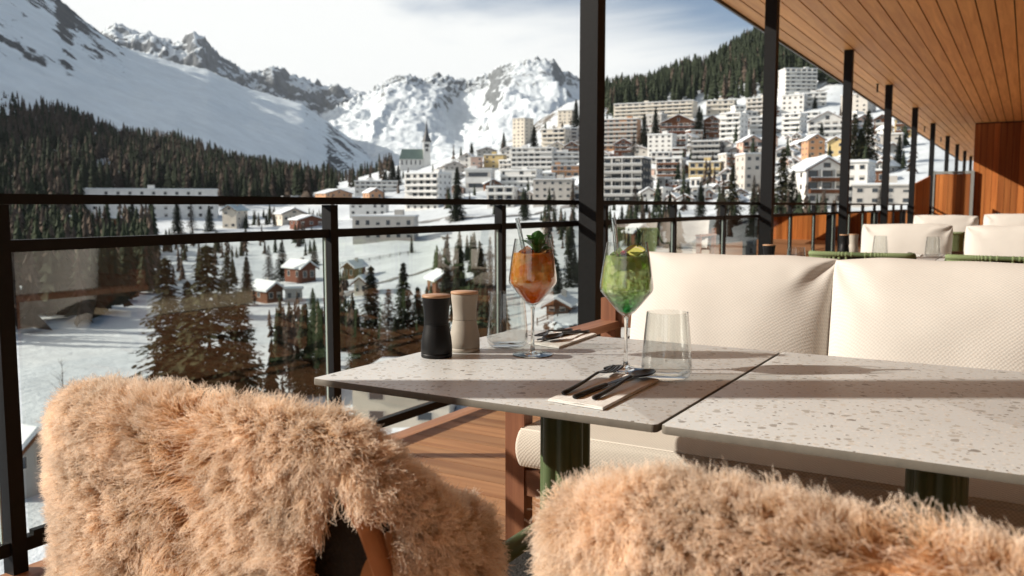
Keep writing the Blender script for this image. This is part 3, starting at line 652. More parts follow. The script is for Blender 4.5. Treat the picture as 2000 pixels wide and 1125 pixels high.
# ------------------------------------------------------------------ rope chairs
def arc(cx, cy_, a, b, phi):          # plan curve of a tub chair back; phi 0 is the middle of the back (towards -y)
    s, c = math.sin(phi), math.cos(phi)
    return cx + a * math.copysign(abs(s) ** 0.55, s), cy_ - b * math.copysign(abs(c) ** 0.55, c)
def rope_chair(label, x, y, wrapped=True):
    TOP = 0.79 if wrapped else 0.735
    t = thing('rope_chair', label, 'chair', (x, y, 0), 0, 'green rope chairs'); A, B = 0.285, 0.085
    ph = [math.radians(-90 + 180 * k / 36) for k in range(37)]
    top = [(*arc(0, 0, A, B, p), TOP) for p in ph]
    inst('back_frame', tube('back_frame', top, 0.014, M['green'], 10), t)
    low = [(*arc(0, 0, A * 0.94, B * 0.92, p), 0.47) for p in ph]
    inst('back_frame', tube('back_frame', low, 0.010, M['green'], 8), t)
    # woven shell between the two frames
    verts, faces = [], []
    for p in ph:
        for k in range(9):
            f = k / 8; s = 0.94 + 0.05 * f; xx, yy = arc(0, 0, A * s, B * s, p); verts.append((xx, yy, 0.47 + (TOP - 0.48) * f))
    for i in range(36):
        for k in range(8): faces.append((i * 9 + k, (i + 1) * 9 + k, (i + 1) * 9 + k + 1, i * 9 + k + 1))
    inst('woven_back', pydata('woven_back', verts, faces, M['weave_dark'], True), t)
    if wrapped:
        wm = None
        for i in range(60):
            p = math.radians(-86 + 172 * i / 59); xx, yy = arc(0, 0, A, B, p)
            if wm is None: wm = lathe('rope_wrap', [(0.0, -0.011), (0.012, -0.010), (0.0165, -0.003), (0.0165, 0.003), (0.012, 0.010), (0.0, 0.011)], M['green_rope'], 10)
            x2, y2 = arc(0, 0, A, B, p + 0.02); d = Vector((x2 - xx, y2 - yy, 0)).normalized()
            inst('rope_wrap', wm, t, (xx, yy, TOP), rot=d.to_track_quat('Z', 'Y').to_euler())
            if i % 2 == 0:
                x3, y3 = arc(0, 0, A * 0.945, B * 0.925, p)
                inst('rope', tube('rope', [(xx, yy, TOP - 0.015), ((xx + x3) / 2 * 1.02, (yy + y3) / 2 * 1.02, 0.62), (x3, y3, 0.475)], 0.008, M['green_rope'], 6), t)
    for s in (-1, 1):
        inst('armrest', tube('armrest', [(s * 0.286, 0.0, TOP - 0.003), (s * 0.305, 0.03, 0.70), (s * 0.32, 0.055, 0.635), (s * 0.33, 0.11, 0.606), (s * 0.33, 0.32, 0.606), (s * 0.328, 0.355, 0.59), (s * 0.322, 0.375, 0.55), (s * 0.30, 0.45, 0.44)], [0.013, 0.014, 0.015, 0.016, 0.016, 0.015, 0.014, 0.014], M['green'], 12, 0.8), t)
        inst('leg', tube('leg', [(s * 0.30, 0.45, 0.45), (s * 0.29, 0.47, 0.0)], [0.014, 0.011], M['green'], 10), t)
        inst('leg', tube('leg', [(s * 0.24, -0.05, 0.47), (s * 0.25, -0.09, 0.0)], [0.014, 0.011], M['green'], 10), t)
    inst('seat', box_me('seat', (-0.28, 0.28, -0.06, 0.45, 0.42, 0.475), M['weave_dark'], 0.02, 3), t)
    return t
CH1 = (-0.922, 0.85); CH2 = (-0.067, 0.85)
ch = rope_chair('green metal armchair at left under the tan sheepskin', *CH1, wrapped=False)
inst('strap', tube('strap', [(0.255, -0.100, 0.765), (0.272, -0.110, 0.745), (0.297, -0.114, 0.715), (0.316, -0.114, 0.67), (0.328, -0.112, 0.60), (0.332, -0.106, 0.50)], [0.017] * 6, M['leather'], 12, 0.28), ch)
rope_chair('green metal armchair at right under the tan sheepskin', *CH2, wrapped=False)
rope_chair('green rope chair of the second seating group, left one', -0.84, 0.85 + PER)
rope_chair('green rope chair of the second seating group, at the right edge', -0.09, 0.85 + PER)
rope_chair('green rope chair of the farthest seating group, left one', -0.84, 0.85 + 2 * PER)

# ------------------------------------------------------------------ sheepskins
def wool_mat():
    m = bpy.data.materials.new('wool'); m.use_nodes = True; t = m.node_tree; t.nodes.clear()
    o_ = nd(t, 'ShaderNodeOutputMaterial'); hi = nd(t, 'ShaderNodeHairInfo')
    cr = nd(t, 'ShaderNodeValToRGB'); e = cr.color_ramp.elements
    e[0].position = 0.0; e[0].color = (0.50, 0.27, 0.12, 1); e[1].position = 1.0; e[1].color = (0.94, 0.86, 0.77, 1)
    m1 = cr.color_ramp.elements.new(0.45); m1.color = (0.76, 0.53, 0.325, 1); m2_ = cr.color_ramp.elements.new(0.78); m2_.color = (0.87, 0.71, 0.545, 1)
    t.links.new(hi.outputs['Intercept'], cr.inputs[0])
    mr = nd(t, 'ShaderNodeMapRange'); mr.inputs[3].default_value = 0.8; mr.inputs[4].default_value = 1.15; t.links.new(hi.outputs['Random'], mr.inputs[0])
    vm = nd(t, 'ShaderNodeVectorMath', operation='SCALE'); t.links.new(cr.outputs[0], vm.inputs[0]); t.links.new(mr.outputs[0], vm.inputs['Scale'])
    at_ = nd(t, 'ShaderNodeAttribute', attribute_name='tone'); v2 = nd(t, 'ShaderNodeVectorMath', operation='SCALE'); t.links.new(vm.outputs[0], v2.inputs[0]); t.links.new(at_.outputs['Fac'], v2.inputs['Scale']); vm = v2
    df = nd(t, 'ShaderNodeBsdfDiffuse'); tl = nd(t, 'ShaderNodeBsdfTranslucent'); gl = nd(t, 'ShaderNodeBsdfGlossy', Roughness=0.5)
    t.links.new(vm.outputs[0], df.inputs[0]); t.links.new(vm.outputs[0], tl.inputs[0]); gl.inputs[0].default_value = (0.9, 0.75, 0.6, 1)
    x1 = nd(t, 'ShaderNodeMixShader'); x1.inputs[0].default_value = 0.42; t.links.new(df.outputs[0], x1.inputs[1]); t.links.new(tl.outputs[0], x1.inputs[2])
    x2 = nd(t, 'ShaderNodeMixShader'); x2.inputs[0].default_value = 0.05; t.links.new(x1.outputs[0], x2.inputs[1]); t.links.new(gl.outputs[0], x2.inputs[2])
    t.links.new(x2.outputs[0], o_.inputs[0]); return m
M['wool'] = wool_mat(); M['hide'] = mat('hide', (0.40, 0.20, 0.09), 0.9, var=0.2, vscale=20)
def sheepskin(label, loc, seed, bare=None, n_str=240000, drop=None, top=None):
    """a hide folded over a tub chair's back: outer side, rounded top, inner side; s runs round the back, t from outer hem over the top"""
    R_ = np.random.default_rng(seed); A, B = 0.345, 0.120
    t_ = thing('sheepskin', label, 'sheepskin', (*loc, 0), 0, 'tan sheepskins over the chairs')
    topf = top or (lambda s: 0.80 + 0.0 * s)
    def surf(s, t):
        """s in [-1,1], t in [0,1.5]; t<1 outer face from hem to top, t>1 over the top to the inside"""
        s = np.asarray(s, float); t = np.asarray(t, float); ph = s * math.radians(100)
        zt = topf(s); out_ = np.clip(t, 0, 1); over = np.clip((t - 0.85) / 0.30, 0, 1)
        k = 1.0 - 0.17 * (1 - np.cos(over * math.pi)) / 2 - 0.02 * np.sin(out_ * 3)
        sn, cn = np.sin(ph), np.cos(ph)
        x = A * k * np.sign(sn) * np.abs(sn) ** 0.55; y = -(B - (1 - k) * 0.25) * np.sign(cn) * np.abs(cn) ** 0.55
        z = np.where(t < 0.85, 0.36 + (zt - 0.36) * (t / 0.85), np.where(t < 1.15, zt + 0.022 * np.sin(over * math.pi), zt - (t - 1.15) * 0.5))
        bump = 0.010 * np.sin(s * 9 + seed) + 0.008 * np.sin(s * 17 + t * 8) + 0.008 * np.sin(t * 13 + s * 4)
        return np.stack([x * (1 + bump), y * (1 + bump), z + 0.4 * bump], -1)
    ns, nt2 = 90, 60
    S, T_ = np.meshgrid(np.linspace(-1, 1, ns), np.linspace(0, 1.45, nt2), indexing='ij')
    X = surf(S, T_); idx = np.arange(ns * nt2).reshape(ns, nt2)
    q = np.stack([idx[:-1, :-1], idx[1:, :-1], idx[1:, 1:], idx[:-1, 1:]], -1).reshape(-1, 4)
    sm, tm = (S[:-1, :-1] + 1 / ns).reshape(-1), (T_[:-1, :-1] + 0.5 / nt2).reshape(-1)
    if bare is not None: q = q[~bare(sm, tm)]
    inst('hide', pydata('hide', X.reshape(-1, 3), q, M['hide'], True), t_)
    s = R_.uniform(-1, 1, n_str); t = R_.uniform(0, 1.35, n_str)
    if bare is not None: k = ~bare(s, t); s, t = s[k], t[k]
    n = len(s); p0 = surf(s, t); e = 1e-3
    nrm = np.cross(surf(s + e, t) - p0, surf(s, t + e) - p0); nrm /= np.linalg.norm(nrm, axis=1)[:, None]
    # nrm must point away from the chair's middle on the outer side
    outw = p0[:, :2] / np.linalg.norm(p0[:, :2], axis=1)[:, None]
    flip = np.where((nrm[:, 0] * outw[:, 0] + nrm[:, 1] * outw[:, 1] < 0) & (t < 0.9), -1.0, 1.0); nrm *= flip[:, None]
    nrm = np.where(((t >= 0.9) & (t < 1.15) & (nrm[:, 2] < 0))[:, None], -nrm, nrm)
    # locks
    gs, gt_ = 135, 84; ii, jj = np.meshgrid(np.arange(gs), np.arange(gt_), indexing='ij'); nc = gs * gt_
    cs = (-1 + 2 * (ii + R_.uniform(0.1, 0.9, ii.shape)) / gs).ravel(); ct = (1.35 * (jj + R_.uniform(0.1, 0.9, ii.shape)) / gt_).ravel(); cp = surf(cs, ct)
    bi = np.clip(((s + 1) / 2 * gs + R_.normal(0, 0.28, n) + 0.5 * np.sin(t * 40)).astype(int), 0, gs - 1); bj = np.clip((t / 1.35 * gt_ + R_.normal(0, 0.28, n) + 0.5 * np.sin(s * 45)).astype(int), 0, gt_ - 1)
    best = bi * gt_ + bj
    cdir = R_.normal(0, 0.30, (nc, 3)); clen = R_.uniform(0.75, 1.2, nc)
    # slow swirl so that patches of wool part and lie different ways
    sw = np.stack([np.sin(p0[:, 2] * 17 + p0[:, 0] * 11 + seed), np.sin(p0[:, 0] * 19 + seed * 2), np.cos(p0[:, 0] * 13 - p0[:, 2] * 15)], -1) * 0.42
    Lh = 0.042 * clen[best] * R_.uniform(0.75, 1.15, n)
    g = np.array([0, 0, -1.0]); d0 = nrm + cdir[best] * 0.5 + sw + g * 0.05 + R_.normal(0, 0.24, (n, 3)); d0 /= np.linalg.norm(d0, axis=1)[:, None]
    ctip = cp + (nrm[0] * 0) ; K = 6
    # the tip of each lock is shared by its strands
    cn = np.zeros((nc, 3)); cnt = np.zeros(nc); np.add.at(cn, best, nrm); np.add.at(cnt, best, 1); cn /= np.maximum(cnt, 1)[:, None]
    swc = np.zeros((nc, 3)); np.add.at(swc, best, sw); swc /= np.maximum(cnt, 1)[:, None]
    td = cn + cdir * 0.8 + swc * 1.1 + g * 0.10; td /= np.maximum(np.linalg.norm(td, axis=1), 1e-6)[:, None]
    tip = cp + td * (0.040 * clen)[:, None]
    pts = np.zeros((n, K, 3)); curl = R_.normal(0, 0.0036, (n, 3))
    for k in range(K):
        f = k / (K - 1); own = p0 + d0 * (Lh * f)[:, None]; cl = 0.54 * f ** 1.25
        own = own * (1 - cl) + (p0 + (tip[best] - p0) * f) * cl
        pts[:, k] = own + curl * math.sin(f * 7.0) * f + g * 0.004 * f * f
    cu = bpy.data.hair_curves.new('wool'); cu.add_curves([K] * n)
    cu.attributes['position'].data.foreach_set('vector', pts.reshape(-1).astype(np.float32))
    ra = cu.attributes.get('radius') or cu.attributes.new('radius', 'FLOAT', 'POINT')
    rr = np.tile(np.array([0.00036, 0.00036, 0.00034, 0.00031, 0.00026, 0.00015]), n); ra.data.foreach_set('value', rr.astype(np.float32))
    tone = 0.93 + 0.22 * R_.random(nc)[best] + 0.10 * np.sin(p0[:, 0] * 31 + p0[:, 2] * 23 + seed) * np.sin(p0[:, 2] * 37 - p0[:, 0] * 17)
    ta = cu.attributes.new('tone', 'FLOAT', 'POINT'); ta.data.foreach_set('value', np.repeat(tone, K).astype(np.float32))
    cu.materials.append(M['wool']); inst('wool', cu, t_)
    return t_
def bare_left(s, t):     # the flap is turned up near the right end, showing the chair's woven back
    s, t = np.asarray(s), np.asarray(t)
    return (s > 0.27 + 0.03 * np.sin(t * 9)) & (s < 0.56) & (t < 0.80 + 0.03 * np.sin(s * 25))
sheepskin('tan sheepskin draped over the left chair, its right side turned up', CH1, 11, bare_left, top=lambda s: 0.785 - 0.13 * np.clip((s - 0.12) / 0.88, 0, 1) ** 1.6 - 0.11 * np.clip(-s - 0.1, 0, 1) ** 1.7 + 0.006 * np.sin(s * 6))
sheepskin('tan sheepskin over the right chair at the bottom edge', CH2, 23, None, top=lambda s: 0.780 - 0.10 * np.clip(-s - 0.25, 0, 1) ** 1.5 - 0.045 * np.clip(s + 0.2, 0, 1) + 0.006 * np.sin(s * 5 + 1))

# ------------------------------------------------------------------ tableware
TZ = 0.7405
def liquid_mat(name, low, high, z0, z1, pale, glow=0.5):
    m = bpy.data.materials.new(name); m.use_nodes = True; t = m.node_tree; t.nodes.clear(); o_ = nd(t, 'ShaderNodeOutputMaterial')
    tcn = nd(t, 'ShaderNodeTexCoord'); sp = nd(t, 'ShaderNodeSeparateXYZ'); t.links.new(tcn.outputs['Object'], sp.inputs[0])
    n = nd(t, 'ShaderNodeTexNoise', Scale=55, Detail=4, Distortion=1.2); t.links.new(tcn.outputs['Object'], n.inputs['Vector'])
    mr = nd(t, 'ShaderNodeMapRange'); mr.inputs[1].default_value = z0; mr.inputs[2].default_value = z1; t.links.new(sp.outputs[2], mr.inputs[0])
    ma = nd(t, 'ShaderNodeMath', operation='MULTIPLY_ADD'); ma.inputs[1].default_value = 0.45; t.links.new(n.outputs[0], ma.inputs[0])
    su = nd(t, 'ShaderNodeMath', operation='SUBTRACT'); su.inputs[1].default_value = 0.22; t.links.new(mr.outputs[0], su.inputs[0]); t.links.new(su.outputs[0], ma.inputs[2])
    mx = nd(t, 'ShaderNodeMix', data_type='RGBA', clamp_factor=True); mx.inputs[6].default_value = (*low, 1); mx.inputs[7].default_value = (*high, 1); t.links.new(ma.outputs[0], mx.inputs[0])
    v = nd(t, 'ShaderNodeTexVoronoi', Scale=62, feature='F1'); t.links.new(tcn.outputs['Object'], v.inputs['Vector'])
    vs2 = nd(t, 'ShaderNodeSeparateColor'); t.links.new(v.outputs['Color'], vs2.inputs[0])
    up = nd(t, 'ShaderNodeMapRange'); up.inputs[1].default_value = z0 + 0.02; up.inputs[2].default_value = z0 + 0.05; t.links.new(sp.outputs[2], up.inputs[0])
    pf = nd(t, 'ShaderNodeMath', operation='MULTIPLY'); t.links.new(vs2.outputs[0], pf.inputs[0]); t.links.new(up.outputs[0], pf.inputs[1])
    pm = nd(t, 'ShaderNodeMix', data_type='RGBA'); pm.inputs[7].default_value = (*pale, 1); t.links.new(mx.outputs[2], pm.inputs[6]); t.links.new(pf.outputs[0], pm.inputs[0]); mx = pm
    bp = nd(t, 'ShaderNodeBump', Strength=0.9, Distance=0.012); t.links.new(v.outputs['Distance'], bp.inputs['Height'])
    rf = nd(t, 'ShaderNodeBsdfRefraction', IOR=1.10, Roughness=0.02); tl = nd(t, 'ShaderNodeBsdfTranslucent'); df = nd(t, 'ShaderNodeBsdfDiffuse')
    gmm = nd(t, 'ShaderNodeGamma'); gmm.inputs[1].default_value = 0.5; t.links.new(mx.outputs[2], gmm.inputs[0]); t.links.new(gmm.outputs[0], rf.inputs[0])
    for s in (tl, df): t.links.new(mx.outputs[2], s.inputs[0])
    t.links.new(bp.outputs[0], rf.inputs['Normal'])
    bp2 = nd(t, 'ShaderNodeBump', Strength=0.6, Distance=0.006); t.links.new(v.outputs['Distance'], bp2.inputs['Height'])
    t.links.new(bp2.outputs[0], tl.inputs['Normal']); t.links.new(bp2.outputs[0], df.inputs['Normal'])
    a = nd(t, 'ShaderNodeMixShader'); a.inputs[0].default_value = 0.48; t.links.new(tl.outputs[0], a.inputs[1]); t.links.new(df.outputs[0], a.inputs[2])
    b = nd(t, 'ShaderNodeMixShader'); b.inputs[0].default_value = glow; t.links.new(rf.outputs[0], b.inputs[1]); t.links.new(a.outputs[0], b.inputs[2])
    gl = nd(t, 'ShaderNodeBsdfGlossy', Roughness=0.04); t.links.new(bp2.outputs[0], gl.inputs['Normal'])
    c = nd(t, 'ShaderNodeMixShader'); c.inputs[0].default_value = 0.05; t.links.new(b.outputs[0], c.inputs[1]); t.links.new(gl.outputs[0], c.inputs[2])
    t.links.new(c.outputs[0], o_.inputs[0]); return m
def ice_mat(name, col):
    m = bpy.data.materials.new(name); m.use_nodes = True; t = m.node_tree; t.nodes.clear(); o_ = nd(t, 'ShaderNodeOutputMaterial')
    tcn = nd(t, 'ShaderNodeTexCoord'); n = nd(t, 'ShaderNodeTexNoise', Scale=90, Detail=3); t.links.new(tcn.outputs['Object'], n.inputs['Vector'])
    bp = nd(t, 'ShaderNodeBump', Strength=0.5, Distance=0.004); t.links.new(n.outputs[0], bp.inputs['Height'])
    rf = nd(t, 'ShaderNodeBsdfGlass', IOR=1.25, Roughness=0.02); tl = nd(t, 'ShaderNodeBsdfTranslucent')
    for s in (rf, tl): s.inputs[0].default_value = (*col, 1); t.links.new(bp.outputs[0], s.inputs['Normal'])
    a = nd(t, 'ShaderNodeMixShader'); a.inputs[0].default_value = 0.15; t.links.new(rf.outputs[0], a.inputs[1]); t.links.new(tl.outputs[0], a.inputs[2]); t.links.new(a.outputs[0], o_.inputs[0]); return m
OUTER = [(0.0045, 0.104), (0.0075, 0.1125), (0.018, 0.121), (0.032, 0.137), (0.045, 0.153), (0.0530, 0.163), (0.0548, 0.170), (0.0542, 0.180), (0.050, 0.212), (0.0455, 0.240), (0.0412, 0.2645)]
BOWL = lathe('bowl', OUTER + [(0.0403, 0.2645)] + [(max(r - 0.0012, 0.0), z + (0.0014 if z < 0.16 else 0)) for r, z in OUTER[::-1]][1:-1] + [(0, 0.1145)], M['crystal'], 56)
STEM = lathe('stem', [(0.0085, 0.004), (0.0055, 0.010), (0.0042, 0.020), (0.0037, 0.05), (0.0036, 0.08), (0.0040, 0.098), (0.0050, 0.1075), (0.0, 0.1125)], M['solid_glass'], 24)
FOOT = lathe('foot', [(0, 0), (0.044, 0), (0.0458, 0.0008), (0.0458, 0.0018), (0.030, 0.0032), (0.012, 0.0046), (0.006, 0.008), (0, 0.008)], M['solid_glass'], 48)
def drink(label, dlabel, x, y, level, liq, ice):
    g = thing('wine_glass', label, 'glass', (x, y, TZ), 0, 'stemmed cocktail glasses')
    inst('bowl', BOWL, g); inst('stem', STEM, g); inst('foot', FOOT, g)
    prof = [(0, 0.1165)] + [(r - 0.0022, z + (0.0018 if z < 0.16 else 0)) for r, z in OUTER[2:] if z < level] ; rl = np.interp(level, [z for _, z in OUTER], [r for r, _ in OUTER]) - 0.0022
    o_ = inst('cocktail', lathe('cocktail', prof + [(rl, level - 0.001), (rl - 0.001, level), (0, level + 0.0005)], liq, 56), None, (x, y, TZ)); tag(o_, dlabel, 'drink')
    bm = bmesh.new(); bx(bm, -0.014, 0.014, -0.014, 0.014, -0.013, 0.013); im = bmesh_me('ice_cube', bm, ice, True, 0.004, 2)
    word = 'orange' if 'orange' in label else 'green'
    for k in range(4):
        a = 2.1 * k + 0.5; zz = level - 0.004 - 0.003 * k
        rr = 0.024 if zz > 0.17 else 0.015
        ic = inst('ice_cube', im, None, (x + rr * math.cos(a), y + rr * math.sin(a), TZ + zz), rot=(k * 0.9, k * 0.5, k * 1.3)); tag(ic, 'clear ice cube in the %s drink' % word, 'ice', 'ice cubes in the %s drink' % word)
    return g
def leaf_me(name, L_, W_, m, fold=0.25, curl=0.3, n=6):
    verts, faces = [], []
    for i in range(n + 1):
        f = i / n; w_ = W_ * math.sin(math.pi * min(1, f * 0.92 + 0.06)) ** 0.8; z = -curl * L_ * f * f
        verts += [(-w_, L_ * f, z + fold * w_), (-w_ * 0.5, L_ * f, z + fold * w_ * 0.55), (0, L_ * f, z), (w_ * 0.5, L_ * f, z + fold * w_ * 0.55), (w_, L_ * f, z + fold * w_)]
    for i in range(n):
        for k in range(4): faces.append((i * 5 + k, i * 5 + k + 1, i * 5 + k + 6, i * 5 + k + 5))
    return pydata(name, verts, faces, m, True)
OX, OY = -0.956, 1.704; GX, GY = -0.702, 1.646
drink('stemmed glass holding the orange cocktail', 'bright orange cocktail with ice', OX, OY, 0.232, liquid_mat('orange_cocktail', (1.0, 0.16, 0.004), (1.0, 0.40, 0.035), 0.12, 0.20, (1.0, 0.62, 0.20), 0.62), ice_mat('orange_ice', (1, 0.72, 0.45)))
drink('stemmed glass holding the green cocktail', 'pale green cocktail, deeper green at the bottom', GX, GY, 0.236, liquid_mat('green_cocktail', (0.05, 0.70, 0.18), (0.72, 0.95, 0.28), 0.125, 0.172, (0.93, 1.0, 0.62), 0.40), ice_mat('green_ice', (0.9, 0.97, 0.75)))
def straw(label, x, y, dx, dy):
    n = Vector((dx, dy, 0.165)); q = n.to_track_quat('Z', 'Y').to_euler()
    o_ = inst('glass_straw', lathe('glass_straw', [(0.0048, 0), (0.0048, 0.19), (0.0036, 0.19), (0.0036, 0)], M['solid_glass'], 20, closed=True), None, (x, y, TZ + 0.125), rot=q); tag(o_, label, 'straw', 'glass straws')
straw('clear straw standing in the orange drink', OX + 0.005, OY - 0.004, -0.030 * RT[0] - 0.004, -0.030 * RT[1])
straw('clear straw standing in the green drink', GX - 0.008, GY - 0.004, -0.017 * RT[0], -0.017 * RT[1])
# mint sprig
mt = thing('mint_sprig', 'fresh mint sprig on the orange drink', 'herb', (OX + 0.008 * RT[0], OY + 0.008 * RT[1], TZ + 0.222))
lm = [leaf_me('leaf', 0.034, 0.0150, M['mint'], 0.5, 0.35), leaf_me('leaf', 0.027, 0.0120, M['mint'], 0.6, 0.5)]
for k in range(13):
    a = 2.39996 * k; el_ = 0.55 + 0.85 * (k / 12)
    inst('leaf', lm[k % 2], mt, (0.006 * math.sin(-a), 0.006 * math.cos(a), 0.004 + 0.0022 * k), rot=(el_, 0.3 * math.sin(k), a))
inst('stalk', tube('stalk', [(0.001, 0, -0.05), (0, 0, 0), (0, 0.001, 0.035)], [0.0016, 0.0015, 0.001], M['mint'], 8), mt)
# orange slice pressed against the glass
def citrus_mat(name, flesh, rind):
    m, t, b = principled(name); tcn = nd(t, 'ShaderNodeTexCoord'); g = nd(t, 'ShaderNodeTexGradient', gradient_type='RADIAL'); t.links.new(tcn.outputs['Object'], g.inputs['Vector'])
    n = nd(t, 'ShaderNodeTexNoise', Scale=160, Detail=3); t.links.new(tcn.outputs['Object'], n.inputs['Vector'])
    vl = nd(t, 'ShaderNodeVectorMath', operation='LENGTH'); t.links.new(tcn.outputs['Object'], vl.inputs[0])
    cr = nd(t, 'ShaderNodeValToRGB'); e = cr.color_ramp.elements; e[0].position = 0.0; e[0].color = (*flesh, 1); e[1].position = 1.0; e[1].color = (*rind, 1)
    a = e.new(0.78); a.color = (*flesh, 1); a2 = e.new(0.84); a2.color = (0.85, 0.75, 0.55, 1); a3 = e.new(0.92); a3.color = (*rind, 1)
    dv = nd(t, 'ShaderNodeMath', operation='DIVIDE'); dv.inputs[1].default_value = 0.028; t.links.new(vl.outputs['Value'], dv.inputs[0]); t.links.new(dv.outputs[0], cr.inputs[0])
    t.links.new(cr.outputs[0], b.inputs['Base Color']); b.inputs['Roughness'].default_value = 0.35; b.inputs['Subsurface Weight'].default_value = 0.2; b.inputs['Subsurface Radius'].default_value = (0.01, 0.005, 0.002)
    return m
def slice_obj(name, label, m, loc, rot, frac=1.0):
    n = 40; verts = [(0, 0, -0.003), (0, 0, 0.003)]; faces = []
    for k in range(n + 1):
        a = 2 * math.pi * frac * k / n; verts += [(0.0275 * math.cos(a), 0.0275 * math.sin(a), -0.003), (0.0275 * math.cos(a), 0.0275 * math.sin(a), 0.003)]
    for k in range(n):
        i = 2 + 2 * k; faces += [(0, i + 2, i), (1, i + 1, i + 3), (i, i + 2, i + 3, i + 1)]
    if frac < 1: faces += [(0, 2, 3, 1), (0, 1, 3 + 2 * n, 2 + 2 * n)]
    return tag(inst(name, pydata(name, verts, faces, m), None, loc, rot=rot), label, 'fruit slice')
slice_obj('orange_slice', 'orange slice standing in the orange drink', citrus_mat('orange_flesh', (0.95, 0.33, 0.03), (0.9, 0.28, 0.02)), (OX + 0.014, OY - 0.030, TZ + 0.196), (math.radians(80), 0.2, YAW * 0.8), 0.62)
slice_obj('lemon_slice', 'lemon slice leaning at the rim of the green drink', citrus_mat('lemon_flesh', (0.72, 0.72, 0.20), (0.70, 0.68, 0.08)), (GX + 0.020 * RT[0], GY + 0.020 * RT[1] - 0.012, TZ + 0.232), (math.radians(62), math.radians(-35), YAW), 0.75)
rs = thing('rosemary_sprig', 'rosemary sprig sticking out of the green drink', 'herb', (GX + 0.017 * RT[0], GY + 0.017 * RT[1], TZ + 0.215), 0)
inst('stalk', tube('stalk', [(0, 0, -0.02), (0.003, 0.001, 0.03), (0.007, 0.004, 0.066)], [0.0013, 0.0012, 0.0007], M['rosemary'], 8), rs)
nm = leaf_me('needle', 0.020, 0.0019, M['rosemary'], 0.2, 0.1, 3)
for k in range(46):
    f = k / 45; inst('needle', nm, rs, (0.003 + 0.005 * f * f, 0.001 + 0.003 * f, -0.008 + 0.072 * f), rot=(0.95 + 0.3 * random.random(), 0, 2.4 * k))
bm = bmesh.new()
for k in range(26):
    a = 2.39996 * k; z = 1 - 2 * (k + 0.5) / 26; r = math.sqrt(1 - z * z)
    bmesh.ops.create_icosphere(bm, subdivisions=1, radius=0.0024, matrix=Matrix.Translation((0.0055 * r * math.cos(a), 0.0055 * r * math.sin(a), 0.0062 * z)))
tag(inst('raspberry', bmesh_me('raspberry', bm, M['raspberry'], True), None, (GX - 0.001, GY - 0.016, TZ + 0.240)), 'small red raspberry floating on the green drink', 'berry')
# tumblers
TO = [(0.0, 0.0), (0.036, 0.0), (0.0440, 0.003), (0.0485, 0.012), (0.0495, 0.024), (0.0480, 0.050), (0.0445, 0.090), (0.0405, 0.131)]
TI = [(0.0396, 0.1312), (0.0434, 0.090), (0.0468, 0.050), (0.0480, 0.026), (0.0462, 0.016), (0.040, 0.0095), (0.0, 0.0085)]
TUM = lathe('tumbler', TO + TI, M['crystal'], 56)
def tumbler(label, x, y, z=TZ): return tag(inst('tumbler', TUM, None, (x, y, z)), label, 'glass', 'empty water tumblers')
tumbler('empty tumbler behind the orange drink, beside the mills', -1.066, 1.775)
tumbler('empty tumbler right of the green drink', -0.598, 1.607)
# mills
MB = [(0, 0.0), (0.034, 0.0), (0.0352, 0.002), (0.0352, 0.008)]; 
def mill(label, x, y, m, z=TZ):
    t = thing('pepper_mill', label, 'mill', (x, y, z), 0, 'salt and pepper mills')
    inst('base', lathe('base', [(0, 0.0), (0.0335, 0.0), (0.0350, 0.0015), (0.0350, 0.0088), (0.0343, 0.0094), (0, 0.0094)], m, 48), t)
    inst('lower_body', lathe('lower_body', [(0, 0.0098), (0.0343, 0.0098), (0.0352, 0.011), (0.0350, 0.025), (0.0335, 0.042), (0.0305, 0.058), (0.0283, 0.070), (0.0276, 0.0745), (0, 0.0745)], m, 48), t)
    inst('upper_body', lathe('upper_body', [(0, 0.0752), (0.0276, 0.0752), (0.0274, 0.085), (0.0282, 0.100), (0.0300, 0.116), (0.0312, 0.128), (0.0312, 0.1335), (0.030, 0.1345), (0, 0.1345)], m, 48), t)
    inst('lid', lathe('lid', [(0, 0.1345), (0.0312, 0.1345), (0.0322, 0.1354), (0.0322, 0.1390), (0.0312, 0.1402), (0, 0.1405)], M['mill_wood'], 48), t)
    return t
mill('black mill with a wooden lid, in front of the grey one', -1.130, 1.572, M['mill_black'])
mill('grey mill with a wooden lid behind the black mill', -1.118, 1.668, M['mill_grey'])
mill('black mill on the table behind the cream cushions', -1.125, 4.47, M['mill_black'], TZ + 0.0)
tumbler('tumbler just showing above the cream cushion, behind the bench', -0.985, 4.45)
mill('black mill of the second group, beside the third column foot', -1.07, 6.27, M['mill_black'])
mill('grey mill of the second group, right of its black mill', -1.03, 6.40, M['mill_grey'])
tumbler('tumbler before the left cushion of the second bench', -0.86, 6.42)
tumbler('tumbler at the right end of the left cushion, second bench', -0.53, 6.40)
